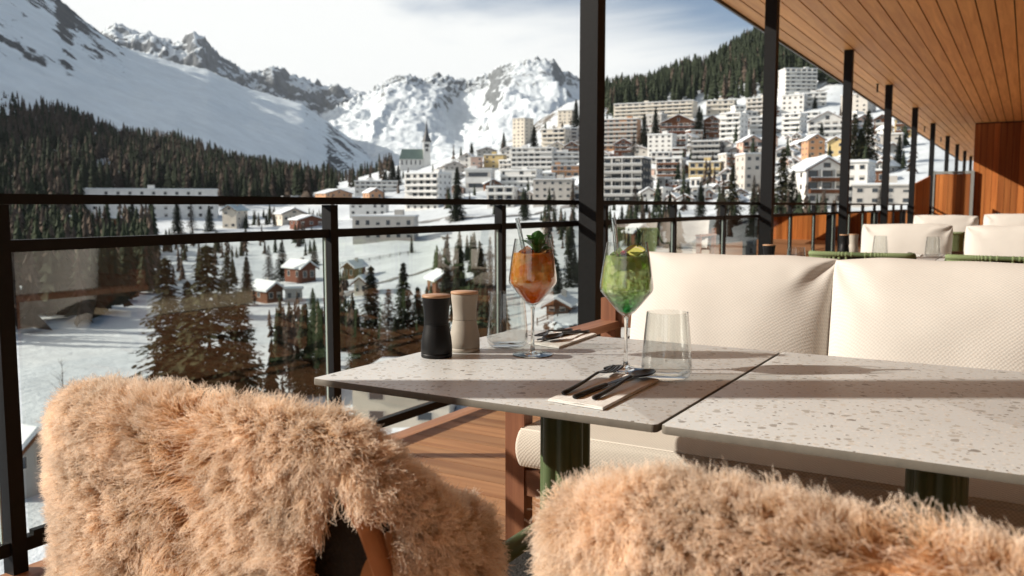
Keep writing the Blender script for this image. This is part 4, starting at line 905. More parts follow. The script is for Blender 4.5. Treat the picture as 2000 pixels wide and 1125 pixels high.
# napkins and cutlery
def napkin(label, quad):
    t = thing('napkin', label, 'napkin', (0, 0, 0), 0, 'folded linen napkins')
    for i, (h0, h1, g) in enumerate(((0.0, 0.0014, 1.0), (0.0016, 0.0030, 0.975))):
        c = sum((Vector(q) for q in quad), Vector()) / 4; n = 14; bm = bmesh.new(); vt = []
        qq = [c + (Vector(q) - c) * g for q in quad]
        for zz in (h0, h1):
            for a in range(n + 1):
                for b in range(n + 1):
                    f, h_ = a / n, b / n; p = (qq[0] * (1 - f) + qq[1] * f) * (1 - h_) + (qq[3] * (1 - f) + qq[2] * f) * h_
                    wv = 0.0012 * mnoise.noise(Vector((f * 4 + i * 5, h_ * 5, 1.3)))
                    vt.append(bm.verts.new((p.x, p.y, TZ + 0.0008 + zz + (wv + 0.0012 if zz > h0 or i else 0))))
        m_ = (n + 1) ** 2
        for a in range(n):
            for b in range(n):
                k = a * (n + 1) + b; bm.faces.new([vt[k], vt[k + 1], vt[k + n + 2], vt[k + n + 1]]); bm.faces.new([vt[m_ + k], vt[m_ + k + n + 1], vt[m_ + k + n + 2], vt[m_ + k + 1]])
        for a in range(n):
            for (k0, k1) in ((a * (n + 1), (a + 1) * (n + 1)), (a * (n + 1) + n, (a + 1) * (n + 1) + n), (a, a + 1), (n * (n + 1) + a, n * (n + 1) + a + 1)):
                bm.faces.new([vt[k0], vt[k1], vt[m_ + k1], vt[m_ + k0]])
        inst('fold', bmesh_me('fold', bm, M['napkin'], True), t)
    return t
def cutlery(kind, label, a, b, lift=0.0):
    """a: handle end, b: head end (plan points on the table)"""
    a, b = Vector((a[0], a[1], 0)), Vector((b[0], b[1], 0)); Ln = (b - a).length; ang = math.atan2((b - a).y, (b - a).x)
    t = thing(kind, label, kind.replace('table_', ''), (a.x, a.y, TZ + 0.0085 + lift), ang, 'black cutlery')
    L_ = Ln
    hl = 0.60 * L_ if kind != 'table_knife' else 0.48 * L_
    hp = [(0, 0, 0.0), (0.004, 0, 0.0006), (0.02, 0, 0.001), (hl * 0.6, 0, 0.005), (hl * 0.9, 0, 0.010), (hl, 0, 0.011)]
    if kind == 'table_knife':
        inst('handle', tube('handle', [(0, 0, 0), (0.004, 0, 0), (0.03, 0, 0), (hl * 0.7, 0, 0.001), (hl, 0, 0.001)], [0.003, 0.0055, 0.006, 0.0052, 0.0045], M['cutlery'], 14, 0.8), t)
        bm = bmesh.new(); pr = [(hl - 0.002, -0.004), (L_ * 0.75, -0.0085), (L_ * 0.93, -0.008), (L_, 0.002), (L_ * 0.9, 0.0045), (hl - 0.002, 0.004)]
        vs_ = [bm.verts.new((x_, y_, 0.0002)) for x_, y_ in pr]; f = bm.faces.new(vs_); ex = bmesh.ops.extrude_face_region(bm, geom=[f])
        for v in ex['geom']:
            if isinstance(v, bmesh.types.BMVert): v.co.z += 0.0016
        inst('blade', bmesh_me('blade', bm, M['cutlery'], False, 0.0005, 1), t); return t
    inst('handle', tube('handle', hp, [0.0025, 0.0052, 0.0050, 0.0036, 0.0030, 0.0032], M['cutlery'], 14, 0.75), t)
    n, k = 14, 10; verts, faces = [], []
    hd = L_ - hl
    for i in range(n + 1):
        f = i / n; x_ = hl + hd * f
        if kind == 'table_spoon':
            w_ = 0.0032 + 0.0175 * math.sin(math.pi * max(0, (f - 0.08) / 0.92)) ** 0.75 * (1 if f > 0.08 else 0); dp = 0.0075 * math.sin(math.pi * max(0, (f - 0.08) / 0.92)) ** 0.9 if f > 0.08 else 0
            zc = 0.011 - 0.004 * f
        else:
            w_ = 0.0032 + 0.0098 * min(1, (f / 0.35)) ** 1.3; dp = 0.0022 * math.sin(math.pi * min(1, f * 1.1)); zc = 0.011 - 0.009 * math.sin(f * 2.2) + 0.004 * f
        for j in range(k + 1):
            g = 2 * j / k - 1; verts.append((x_, w_ * g, zc - dp * (1 - g * g)))
    keep = []
    for i in range(n):
        for j in range(k):
            if kind == 'table_fork' and i >= 6 and j in (2, 5, 7): continue
            keep.append((i * (k + 1) + j, i * (k + 1) + j + 1, (i + 1) * (k + 1) + j + 1, (i + 1) * (k + 1) + j))
    me = pydata('head', verts, keep, M['cutlery'], True)
    o_ = inst('bowl' if kind == 'table_spoon' else 'tines', me, t); sd = o_.modifiers.new('thick', 'SOLIDIFY'); sd.thickness = 0.0014; sd.offset = 0
    return t
Q = lambda u, v: Vector(atz(u, v, TZ))
napkin('folded napkin under the near cutlery', [Q(1070, 784), Q(1177, 802), Q(1288, 745), Q(1192, 731)])
cutlery('table_fork', 'black fork on the near napkin', Q(1099, 778), Q(1208, 729))
cutlery('table_knife', 'black knife on the near napkin', Q(1121, 785), Q(1243, 738))
cutlery('table_spoon', 'black spoon on the near napkin', Q(1159, 788), Q(1274, 736))
napkin('folded napkin under the far cutlery by the bench arm', [Q(1032, 672), Q(1092, 681), Q(1166, 655), Q(1100, 647)])
cutlery('table_fork', 'black fork on the far napkin', Q(1117, 650), Q(1040, 668))
cutlery('table_knife', 'black knife on the far napkin', Q(1134, 652), Q(1048, 672))
cutlery('table_spoon', 'black spoon on the far napkin', Q(1150, 653), Q(1062, 673))
napkin('napkin on the left table of the second group', [Vector((-0.72, 6.35, 0)), Vector((-0.60, 6.35, 0)), Vector((-0.60, 6.52, 0)), Vector((-0.72, 6.52, 0))])
cutlery('table_fork', 'black fork on the second group table', (-0.68, 6.36), (-0.68, 6.52))

# ------------------------------------------------------------------ village
def wallm(name, c): return mat(name, c, 0.85, var=0.10, vscale=0.35, bump=0.1, bscale=3, spec=0.2)
WM = {'white': wallm('white_render', (0.66, 0.65, 0.62)), 'cream': wallm('cream_render', (0.60, 0.545, 0.46)), 'grey': wallm('grey_render', (0.36, 0.35, 0.33)), 'dark': wallm('dark_cladding', (0.055, 0.058, 0.06)),
 'orange': wallm('orange_render', (0.48, 0.27, 0.155)), 'pink': wallm('pink_render', (0.60, 0.42, 0.34)), 'yellow': wallm('yellow_render', (0.54, 0.41, 0.20)), 'brown': wallm('dark_timber', (0.13, 0.055, 0.028)), 'red': wallm('red_timber', (0.15, 0.06, 0.038)), 'beige': wallm('beige_render', (0.47, 0.44, 0.40))}
M['win_glass'] = mat('window_glass', (0.035, 0.042, 0.05), 0.15, spec=0.6)
M['win_frame'] = mat('window_frame', (0.45, 0.42, 0.38), 0.6)
M['win_frame_dark'] = mat('window_frame_dark', (0.10, 0.06, 0.04), 0.6)
M['copper_green'] = mat('copper_green', (0.12, 0.17, 0.15), 0.6, var=0.15, vscale=0.4)
M['slate'] = mat('slate', (0.05, 0.052, 0.055), 0.6, var=0.15, vscale=0.5)
M['blue_roof'] = mat('blue_grey_roof', (0.30, 0.40, 0.44), 0.5, var=0.08, vscale=0.4)
def win_me(fm):
    bm = bmesh.new(); bx(bm, -0.5, 0.5, -0.05, 0.06, -0.5, 0.5, 0); bx(bm, -0.40, 0.40, -0.065, -0.0505, -0.42, 0.42, 1)
    return bmesh_me('window', bm, [fm, M['win_glass']])
M['blind'] = mat('window_blind', (0.42, 0.40, 0.36), 0.7)
def blind_me():
    bm = bmesh.new(); bx(bm, -0.5, 0.5, -0.05, 0.06, -0.5, 0.5, 0); bx(bm, -0.40, 0.40, -0.065, -0.0505, -0.42, 0.05, 1); bx(bm, -0.40, 0.40, -0.068, -0.0505, 0.055, 0.42, 2)
    return bmesh_me('window', bm, [M['win_frame'], M['win_glass'], M['blind']])
WINB = blind_me(); WIN = win_me(M['win_frame']); WIND = win_me(M['win_frame_dark'])
BALC = {}
def balc_me(w_):
    if w_ not in BALC:
        bm = bmesh.new(); bx(bm, -0.5, 0.5, -1.0, 0.0, -0.10, 0.06); bx(bm, -0.5, 0.5, -1.06, -0.98, 0.061, 0.62); bx(bm, -0.5, -0.488, -0.98, 0, 0.061, 0.62); bx(bm, 0.488, 0.5, -0.98, 0, 0.061, 0.62)
        bx(bm, -0.49, 0.49, -1.08, -0.94, 0.621, 0.74, 1)
        BALC[w_] = bmesh_me('balcony', bm, [WM[w_], M['roof_snow']])
    return BALC[w_]
def building(name, label, u0, u1, vt, vb, wall='white', roof='flat', style='win', rot=0.0, depth=11.0, balc='white', cat='building', d=None, floors=None, roofm=None):
    PLACED.append((u0, u1, vt, vb)); BR = random.Random(int(u0 * 7 + vt)); split = BR.random() < 0.5
    uc = (u0 + u1) / 2
    if d is None: d = dist_for(uc, vb)
    p = plan(uc, d); z0 = EYE + (401 - vb) / 1697 * d
    z0 = min(z0, float(ground(uc, d)) + 1.5)
    W = (u1 - u0) / 1697 * d; H = (vb - vt) / 1697 * d
    face = math.atan2(RT[1], RT[0]) + math.atan((uc - 1000) / 1697) * -1 + math.radians(rot)
    ca = abs(math.cos(math.radians(rot))); sa = abs(math.sin(math.radians(rot)))
    W = max(3.0, (W - depth * sa * 0.9) / ca)
    t = thing(name, label, cat, (p[0], p[1], z0), face)
    below = max(5.0, 0.5 * depth)
    gh = 0
    if roof == 'gable': gh = min(H * 0.36, W * 0.24 + 0.5); H = H - gh
    bm = bmesh.new(); bx(bm, -W / 2, W / 2, 0, depth, -below, H)
    if roof == 'gable':
        a = [bm.verts.new(c) for c in ((-W / 2, 0.0, H), (W / 2, 0.0, H), (0, 0.0, H + gh), (-W / 2, depth, H), (W / 2, depth, H), (0, depth, H + gh))]
        bm.faces.new((a[0], a[1], a[2])); bm.faces.new((a[4], a[3], a[5])); bm.faces.new((a[1], a[4], a[5], a[2])); bm.faces.new((a[3], a[0], a[2], a[5]))
    inst('wall', bmesh_me('wall', bm, WM[wall]), t)
    rm = roofm or M['roof_snow']; ov = 0.7
    if roof == 'flat':
        bm = bmesh.new(); bx(bm, -W / 2 - 0.35, W / 2 + 0.35, -0.45, depth + 0.35, H + 0.002, H + 0.28, 1); bx(bm, -W / 2 - 0.25, W / 2 + 0.25, -0.3, depth + 0.25, H + 0.281, H + 0.75, 0)
        rme = bmesh_me('roof', bm, [rm, WM['beige'] if wall != 'white' else WM['white']])
        ro = inst('roof', rme, t)
        if W > 14:
            inst('stair_head', box_me('stair_head', (-1.6, 1.6, depth * 0.4, depth * 0.4 + 3, H + 0.751, H + 2.6), WM[wall]), ro, (W * random.uniform(-0.3, 0.3), 0, 0))
    else:
        sl_ = math.hypot(W / 2, gh); bm = bmesh.new(); k = (W / 2 + ov) / (W / 2); th = 0.45
        for s in (-1, 1):
            e = (s * W / 2 * k, H + gh - gh * k); vs_ = []
            for yy in (-ov * 1.3, depth + ov):
                for (x_, z_) in ((0.0, H + gh + 0.03), (e[0], e[1] + 0.03), (e[0], e[1] + 0.03 + th), (0.0, H + gh + 0.03 + th)): vs_.append(bm.verts.new((x_, yy, z_)))
            for f in ((0, 1, 2, 3), (7, 6, 5, 4), (0, 4, 5, 1), (1, 5, 6, 2), (2, 6, 7, 3)): bm.faces.new([vs_[i] for i in f])
        ro = inst('roof', bmesh_me('roof', bm, rm), t)
        bm = bmesh.new()
        for s in (-1, 1):       # barge boards along the gable
            e = (s * W / 2 * k, H + gh - gh * k); a = Vector((0, -ov * 1.32, H + gh - 0.02)); b_ = Vector((e[0], -ov * 1.32, e[1] - 0.02)); vs_ = []
            for yy in (0, 0.12):
                for q in (a, b_): vs_ += [bm.verts.new((q.x, q.y + yy, q.z)), bm.verts.new((q.x, q.y + yy, q.z - 0.35))]
            for f in ((0, 2, 3, 1), (4, 5, 7, 6), (0, 4, 6, 2), (1, 3, 7, 5)): bm.faces.new([vs_[i] for i in f])
        inst('barge_board', bmesh_me('barge_board', bm, WM['brown']), ro)
        inst('chimney', box_me('chimney', (-0.4, 0.4, -0.4, 0.4, -1, 1.3), WM['grey']), ro, (W * 0.18, depth * 0.5, H + gh * 0.75))
    fl = floors or max(1, int(round(H / 3.0))); fh = H / fl; bays = max(2, min(12, int(W / 3.6))); bw = W / bays
    wm_ = WIND if wall in ('white', 'cream', 'yellow', 'pink') and style == 'chalet' else WIN
    ww, wh = min(1.7, bw * 0.55), fh * 0.46
    for f in range(fl):
        zc = f * fh + fh * 0.55
        if style in ('balc', 'chalet') and f >= (1 if fl > 2 else 0):
            o_ = inst('balcony', balc_me(balc), t, (0, 0, f * fh + 0.05), scale=(W * (0.985 if style == 'balc' else 0.86), 1.3, 1.5))
            for b_ in range(bays):
                if BR.random() < 0.08: continue
                inst('window', WINB if BR.random() < 0.2 else wm_, t, (-W / 2 + bw * (b_ + 0.5), -0.01, zc + 0.2), scale=(bw * BR.choice((0.5, 0.72, 0.72, 0.8)), 1, fh * 0.62))
                if split and b_: inst('side_wall', SIDEW, t, (-W / 2 + bw * b_, -0.62, f * fh + fh * 0.5), scale=(0.22, 1.3, fh * 0.96))
        elif style == 'band':
            inst('window', WIN, t, (0, -0.01, zc), scale=(W * 0.92, 1, fh * 0.45))
        else:
            for b_ in range(bays):
                if BR.random() > 0.06: inst('window', WINB if BR.random() < 0.2 else wm_, t, (-W / 2 + bw * (b_ + 0.5), -0.01, zc), scale=(ww, 1, wh))
        if rot != 0:           # the gable end we see
            sx = W / 2 if rot < 0 else -W / 2; r90 = math.pi / 2 if rot < 0 else -math.pi / 2
            for b_ in range(max(1, int(depth / 4.5))):
                nb = max(1, int(depth / 4.5)); inst('window', wm_, t, (sx + (0.01 if rot < 0 else -0.01), depth * (b_ + 0.5) / nb, zc), r90, scale=(1.3, 1, wh * 0.9))
    if roof == 'gable' and gh > 2: inst('window', wm_, t, (0, -0.01, H + gh * 0.35), scale=(min(2, W * 0.2), 1, gh * 0.4))
    return t
PLACED = []
SIDEW = box_me('side_wall', (-0.5, 0.5, -0.5, 0.49, -0.5, 0.5), WM['white'])
B = building
B('long_hotel', 'long white hotel block with small square windows below the left forest', 160, 419, 371, 428, 'white', 'flat', 'win', rot=-6, depth=14, floors=4, cat='hotel')
B('annex', 'dark brown low annex in front of the long white hotel', 182, 246, 427, 450, 'brown', 'flat', 'win', depth=8, floors=1)
B('chalet', 'small dark house with an orange end, left of the long white hotel', 123, 162, 424, 456, 'dark', 'flat', 'win', balc='orange', rot=10, depth=7)
B('house', 'cream house with a steep blue grey roof by the railing post', 424, 470, 401, 446, 'cream', 'gable', 'win', rot=-28, depth=11, roofm=M['blue_roof'], cat='house')
B('house', 'yellowish house with broad snowy roof left of the second railing post', 545, 604, 407, 435, 'cream', 'gable', 'win', rot=20, depth=10, cat='house')
B('chalet', 'low red timber house with snowy roof touching the second railing post', 575, 640, 421, 443, 'red', 'gable', 'win', rot=25, depth=9, cat='house')
B('chalet', 'red brown timber house under snow, left of the railing post, middle slope', 571, 628, 511, 552, 'red', 'gable', 'win', rot=30, depth=9, cat='house')
B('barn', 'brown barn with thick snowy roof on the snow slope', 503, 562, 553, 592, 'brown', 'gable', 'win', rot=28, depth=8, cat='barn')
B('shed', 'small grey shed attached to the brown barn', 553, 586, 566, 592, 'grey', 'flat', 'win', depth=5, floors=1, cat='shed')
B('chalet', 'timber chalet with snowy roof seen behind the conifers right of the post', 660, 697, 512, 547, 'brown', 'gable', 'win', rot=-25, depth=8, cat='house')
B('chalet', 'small light timber hut with steep snow roof beside the conifers', 690, 712, 541, 580, 'cream', 'gable', 'win', rot=-20, depth=6, cat='house')
B('hut', 'weathered timber hut half hidden by the conifer trio', 842, 900, 533, 570, 'brown', 'gable', 'win', rot=15, depth=8, cat='hut')
B('hut', 'low snowy hut right of the conifer trio', 893, 950, 545, 572, 'brown', 'gable', 'win', rot=-15, depth=7, cat='hut')
B('long_house', 'long low beige building under a snowy roof on the snowfield', 683, 812, 424, 472, 'beige', 'flat', 'win', rot=-10, depth=12, floors=2)
B('long_house', 'pale low building behind the beige one, under the handrail', 680, 756, 397, 422, 'white', 'flat', 'win', rot=-10, depth=10, floors=2)
B('chalet', 'orange gabled chalet behind the handrail, left of the white flats', 628, 697, 370, 392, 'orange', 'gable', 'win', rot=35, depth=12, cat='house')
B('chalet', 'second orange gabled chalet next to the white flats', 716, 754, 368, 390, 'orange', 'gable', 'win', rot=25, depth=9, cat='house')
B('apartments', 'low white flats above the orange chalets', 694, 777, 355, 379, 'white', 'flat', 'balc', depth=10)
B('apartments', 'white five storey flats with many balconies left of centre', 779, 868, 340, 411, 'white', 'flat', 'balc', rot=-32, depth=14)
B('apartments', 'plain white block behind the balcony flats', 858, 888, 336, 364, 'white', 'flat', 'win', depth=9)
B('hall', 'white hall with a wide dark window band', 905, 963, 332, 374, 'white', 'flat', 'band', rot=-10, depth=14, floors=2)
B('house', 'small pink house above the white hall', 920, 943, 308, 332, 'pink', 'flat', 'win', depth=9, cat='house')
B('apartments', 'pale yellow block right of the pink house', 942, 986, 304, 330, 'yellow', 'flat', 'win', rot=-15, depth=10)
B('house', 'grey house with a curved snowy roof above the yellow block', 932, 970, 289, 307, 'grey', 'gable', 'win', depth=9, cat='house')
B('tower_block', 'tall cream tower block on the slope, left of the main column', 993, 1032, 234, 290, 'cream', 'flat', 'win', rot=-35, depth=13)
B('apartments', 'cream flats with blue roof near the main column', 1052, 1108, 255, 290, 'cream', 'flat', 'balc', rot=-22, depth=12, balc='cream')
B('apartments', 'topmost cream house left of the main column', 1085, 1119, 219, 245, 'cream', 'flat', 'win', rot=-20, depth=10)
B('apartments', 'stepped white flats with long snowy balconies', 994, 1082, 291, 338, 'white', 'flat', 'balc', rot=-12, depth=12)
B('house', 'small bright orange house beside the dark chalet', 1070, 1089, 287, 301, 'orange', 'flat', 'win', depth=7, cat='house')
B('chalet', 'dark timber chalet touching the main column', 1102, 1130, 278, 302, 'brown', 'gable', 'chalet', depth=9, balc='brown', cat='house')
B('apartments', 'white flats right beside the main column, upper row', 1078, 1131, 300, 326, 'white', 'flat', 'balc', depth=10)
B('apartments', 'flats with orange balcony bands beside the main column', 1077, 1131, 325, 348, 'orange', 'flat', 'balc', depth=10, balc='orange')
B('apartments', 'white terraced flats below the stepped ones', 972, 1053, 334, 368, 'white', 'flat', 'balc', rot=-18, depth=12)
B('apartments', 'lowest white flats just above the handrail', 946, 1008, 366, 408, 'white', 'flat', 'balc', rot=-15, depth=10)
B('apartments', 'tan building with tall dark windows above the handrail', 1038, 1120, 352, 402, 'beige', 'flat', 'win', rot=-8, depth=12)
B('apartments', 'white terraces left of the tan building', 1050, 1084, 340, 356, 'white', 'flat', 'balc', depth=8)
# right of the main column
B('hotel', 'large hotel with charcoal balcony front right of the main column', 1168, 1262, 310, 398, 'dark', 'flat', 'balc', rot=-14, depth=16, balc='grey', cat='hotel')
B('apartments', 'orange and white balcony block above the charcoal hotel', 1172, 1246, 236, 294, 'orange', 'flat', 'balc', rot=-12, depth=12, balc='beige')
B('apartments', 'very long cream flats along the forest edge', 1192, 1352, 204, 238, 'cream', 'flat', 'balc', rot=-16, depth=14, balc='cream')
B('chalet', 'broad timber chalet hotel with a wide snowy gable', 1288, 1356, 226, 270, 'brown', 'gable', 'chalet', depth=14, balc='red', cat='chalet')
B('chalet', 'small red brown chalet above the charcoal hotel', 1198, 1234, 272, 306, 'red', 'gable', 'chalet', depth=9, balc='brown', cat='chalet')
B('apartments', 'white cube of flats right of the small chalet', 1259, 1314, 265, 308, 'white', 'flat', 'win', rot=-14, depth=12)
B('house', 'white and black house below the white cube', 1275, 1333, 311, 356, 'white', 'flat', 'chalet', rot=-15, depth=10, balc='brown', cat='house')
B('apartments', 'dark block with orange parapet in the middle of the slope', 1346, 1407, 278, 320, 'dark', 'flat', 'balc', rot=-10, depth=12, balc='grey')
B('house', 'yellow building below the dark block', 1342, 1407, 318, 346, 'yellow', 'flat', 'balc', rot=-8, depth=10, balc='yellow')
B('chalet', 'timber chalet left of the stacked white flats', 1372, 1402, 228, 272, 'brown', 'gable', 'chalet', depth=9, balc='brown', cat='chalet')
B('apartments', 'stacked white flats, six storeys, mid slope', 1396, 1448, 225, 284, 'white', 'flat', 'balc', rot=-22, depth=13)
B('apartments', 'cream flats with roof tower under the forest', 1374, 1430, 200, 226, 'cream', 'flat', 'balc', rot=-10, depth=11, balc='cream')
B('apartments', 'beige flats left of the second column, under the forest', 1449, 1497, 196, 229, 'cream', 'flat', 'balc', rot=-18, depth=11, balc='beige')
B('house', 'pink gabled house left of the second column', 1443, 1492, 266, 304, 'pink', 'gable', 'chalet', rot=20, depth=10, balc='brown', cat='house')
B('house', 'tall plain grey house left of the second column', 1445, 1493, 303, 372, 'beige', 'flat', 'win', rot=18, depth=12, cat='house')
B('apartments', 'white flats left of the second column, mid slope', 1462, 1500, 232, 266, 'white', 'flat', 'balc', depth=10)
B('hotel', 'highest white slab block with flat front under the roof edge', 1522, 1592, 140, 192, 'white', 'flat', 'balc', rot=22, depth=14, cat='hotel')
B('hotel', 'white podium below the highest slab block', 1556, 1606, 186, 212, 'white', 'flat', 'balc', depth=12)
B('apartments', 'grey white flats right of the second column', 1518, 1566, 190, 228, 'white', 'flat', 'win', rot=-15, depth=11)
B('apartments', 'lower white flats right of the second column', 1518, 1563, 226, 272, 'white', 'flat', 'balc', rot=-20, depth=11)
B('apartments', 'beige flats left of and behind the third column', 1629, 1692, 189, 232, 'beige', 'flat', 'win', rot=-25, depth=12)
B('house', 'white villa with double snowy gable left of the third column', 1575, 1646, 220, 272, 'white', 'gable', 'chalet', depth=11, cat='house')
B('house', 'orange house below the white villa', 1570, 1612, 264, 308, 'orange', 'gable', 'win', rot=20, depth=9, cat='house')
B('house', 'yellow ochre house beside the third column', 1610, 1648, 268, 306, 'yellow', 'gable', 'win', rot=-10, depth=9, cat='house')
B('house', 'brown house right of the dark conifers under the roof', 1702, 1730, 226, 270, 'brown', 'gable', 'chalet', depth=8, balc='beige', cat='house')
B('house', 'ochre house between the fourth and fifth columns', 1742, 1772, 236, 272, 'yellow', 'flat', 'chalet', depth=8, balc='brown', cat='house')
B('chalet', 'big white chalet with brown balconies behind the third column', 1558, 1668, 308, 400, 'white', 'gable', 'chalet', rot=24, depth=13, balc='brown', cat='chalet')
B('house', 'white wing with dormers right of the big chalet', 1645, 1697, 318, 400, 'white', 'flat', 'win', rot=-12, depth=10, cat='house')
B('long_house', 'low beige annex with snowy roof right of the big chalet', 1668, 1778, 363, 402, 'beige', 'flat', 'win', depth=9, floors=2)
B('long_house', 'flat white roofed building just below the railing on the right', 1325, 1485, 478, 530, 'white', 'flat', 'win', rot=-20, depth=16, floors=2)
B('house', 'snowy gabled shed seen through the glass beside the green drink', 1232, 1280, 440, 482, 'brown', 'gable', 'win', rot=20, depth=7, cat='house')
B('house', 'cream house directly below the terrace, seen under the table', 655, 900, 762, 880, 'cream', 'flat', 'win', rot=-14, depth=12, floors=3, cat='house', d=82)
B('shed', 'grey shed with snowy roof at the left edge below the terrace', -30, 98, 826, 920, 'grey', 'gable', 'win', rot=35, depth=8, floors=1, cat='shed', d=64)
B('hut', 'dark timber cabin among boulders behind the orange drink', 1062, 1116, 584, 616, 'brown', 'gable', 'win', rot=-10, depth=6, floors=1, cat='hut')

# smaller houses that fill the slope between the named ones
TAKEN = list(PLACED); FR = random.Random(5); fill = []
for k in range(9000):
    if len(fill) >= 105: break
    u = FR.uniform(860, 1760); vb = FR.uniform(225, 405); wpx = FR.uniform(20, 44); hpx = FR.uniform(15, 30)
    if vb < np.interp(u, [860, 950, 1130, 1250, 1350, 1490, 1650, 1760], [350, 310, 262, 232, 235, 225, 240, 280]) or (u < 950 and vb > 385): continue
    bx_ = (u - wpx / 2, u + wpx / 2, vb - hpx, vb)
    if any(min(bx_[1], q[1]) - max(bx_[0], q[0]) > 0.5 * wpx and min(bx_[3], q[3]) - max(bx_[2], q[2]) > 0.45 * hpx for q in TAKEN): continue
    TAKEN.append(bx_); fill.append((u, vb, wpx, hpx, FR.choice(('white', 'white', 'white', 'cream', 'beige', 'brown', 'pink', 'grey')), FR.choice(('gable', 'gable', 'flat'))))
ORD = ('first', 'second', 'third', 'fourth', 'fifth', 'sixth', 'seventh', 'eighth', 'ninth', 'tenth', 'eleventh', 'twelfth', 'thirteenth', 'fourteenth', 'fifteenth', 'sixteenth', 'seventeenth', 'eighteenth', 'nineteenth', 'twentieth', 'twenty-first', 'twenty-second', 'twenty-third', 'twenty-fourth', 'twenty-fifth', 'twenty-sixth', 'twenty-seventh', 'twenty-eighth', 'twenty-ninth', 'thirtieth', 'thirty-first', 'thirty-second', 'thirty-third', 'thirty-fourth', 'thirty-fifth', 'thirty-sixth', 'thirty-seventh', 'thirty-eighth', 'thirty-ninth', 'fortieth')
cnt = {}
for (u, vb, wpx, hpx, wl, rf) in sorted(fill):
    k = cnt.get((wl, rf), 0); cnt[(wl, rf)] = k + 1
    B('village_house', '%s from the left of the small %s %s village houses' % (ORD[k], wl if wl != 'brown' else 'brown timber', 'gabled' if rf == 'gable' else 'flat roofed'), u - wpx / 2, u + wpx / 2, vb - hpx, vb, wl, rf,
      FR.choice(('balc', 'win', 'chalet')), rot=FR.choice((-30, -18, -8, 12, 24)), depth=FR.uniform(7, 10), balc=FR.choice(('white', 'brown', 'beige')), cat='house')

# church
d, x, y, z = site(812, 327)
d = 800; pp = plan(814, d); z = EYE + (401 - 326) / 1697 * d; k = 1.14 * d / 1697
t = thing('church', 'white church with green roof and dark pointed spire on its knoll', 'church', (pp[0], pp[1], z), math.atan2(RT[1], RT[0]) + 0.15)
W, H = 38 * k, 13 * k
inst('wall', box_me('wall', (-28 * k, 12 * k, 0, 15 * k, -10 * k, H), WM['white']), t)
bm = bmesh.new(); x0, x1, yd = -29 * k, 12 * k, 15 * k
a = [bm.verts.new(c) for c in ((x0, -0.8, H - 0.3), (x1, -0.8, H - 0.3), (x1, yd / 2, H + 17 * k), (x0 + 5 * k, yd / 2, H + 17 * k), (x0, yd + 0.8, H - 0.3), (x1, yd + 0.8, H - 0.3))]
for f in ((0, 1, 2, 3), (5, 4, 3, 2), (0, 3, 4), (1, 5, 2), (0, 4, 5, 1)): bm.faces.new([a[i] for i in f])
inst('roof', bmesh_me('roof', bm, M['copper_green']), t)
inst('tower', box_me('tower', (12.1 * k, 24 * k, -1, 11 * k, -10 * k, 42 * k), WM['white']), t)
sp = inst('spire', lathe('spire', [(9.2 * k, 42 * k), (6.6 * k, 47 * k), (3.6 * k, 56 * k), (1.7 * k, 66 * k), (0, 80 * k)], M['slate'], 8, False), t, (18 * k, 5 * k, 0), math.pi / 8)
for i in range(5): inst('window', WIND, t, (-24 * k + i * 7.6 * k, -0.02, 7 * k), scale=(2.0 * k, 1, 8 * k))
inst('belfry', box_me('belfry', (14.5 * k, 21.5 * k, -1.15, -1.01, 33 * k, 38 * k), M['slate']), t)
inst('clock', lathe('clock', [(0, 0), (2.6 * k, 0), (2.6 * k, 0.15), (0, 0.15)], M['slate'], 20, False), t, (18 * k, -1.02, 28 * k), rot=(math.pi / 2, 0, 0))

# ------------------------------------------------------------------ trees
def foliage(name, c, tr=0.25, rnd=0.3):
    m, t, b = principled(name); tcn = nd(t, 'ShaderNodeTexCoord'); n = nd(t, 'ShaderNodeTexNoise', Scale=9, Detail=4); t.links.new(tcn.outputs['Object'], n.inputs['Vector'])
    oi = nd(t, 'ShaderNodeObjectInfo'); mr = nd(t, 'ShaderNodeMapRange'); mr.inputs[1].default_value = 0.3; mr.inputs[2].default_value = 0.7; mr.inputs[3].default_value = 0.55; mr.inputs[4].default_value = 1.5; t.links.new(n.outputs[0], mr.inputs[0])
    m2 = nd(t, 'ShaderNodeMapRange'); m2.inputs[3].default_value = 1 - rnd; m2.inputs[4].default_value = 1 + rnd; t.links.new(oi.outputs['Random'], m2.inputs[0])
    mm = nd(t, 'ShaderNodeMath', operation='MULTIPLY'); t.links.new(mr.outputs[0], mm.inputs[0]); t.links.new(m2.outputs[0], mm.inputs[1])
    vm = nd(t, 'ShaderNodeVectorMath', operation='SCALE'); vm.inputs[0].default_value = c; t.links.new(mm.outputs[0], vm.inputs['Scale']); t.links.new(vm.outputs[0], b.inputs['Base Color'])
    b.inputs['Roughness'].default_value = 0.9; b.inputs['Specular IOR Level'].default_value = 0.1; return m
M['spruce'] = foliage('spruce_needles', (0.024, 0.031, 0.018)); M['pine'] = foliage('pine_needles', (0.042, 0.043, 0.022)); M['larch'] = foliage('larch_twigs', (0.072, 0.055, 0.043)); M['bark'] = mat('bark', (0.06, 0.042, 0.03), 0.9, var=0.3, vscale=6)
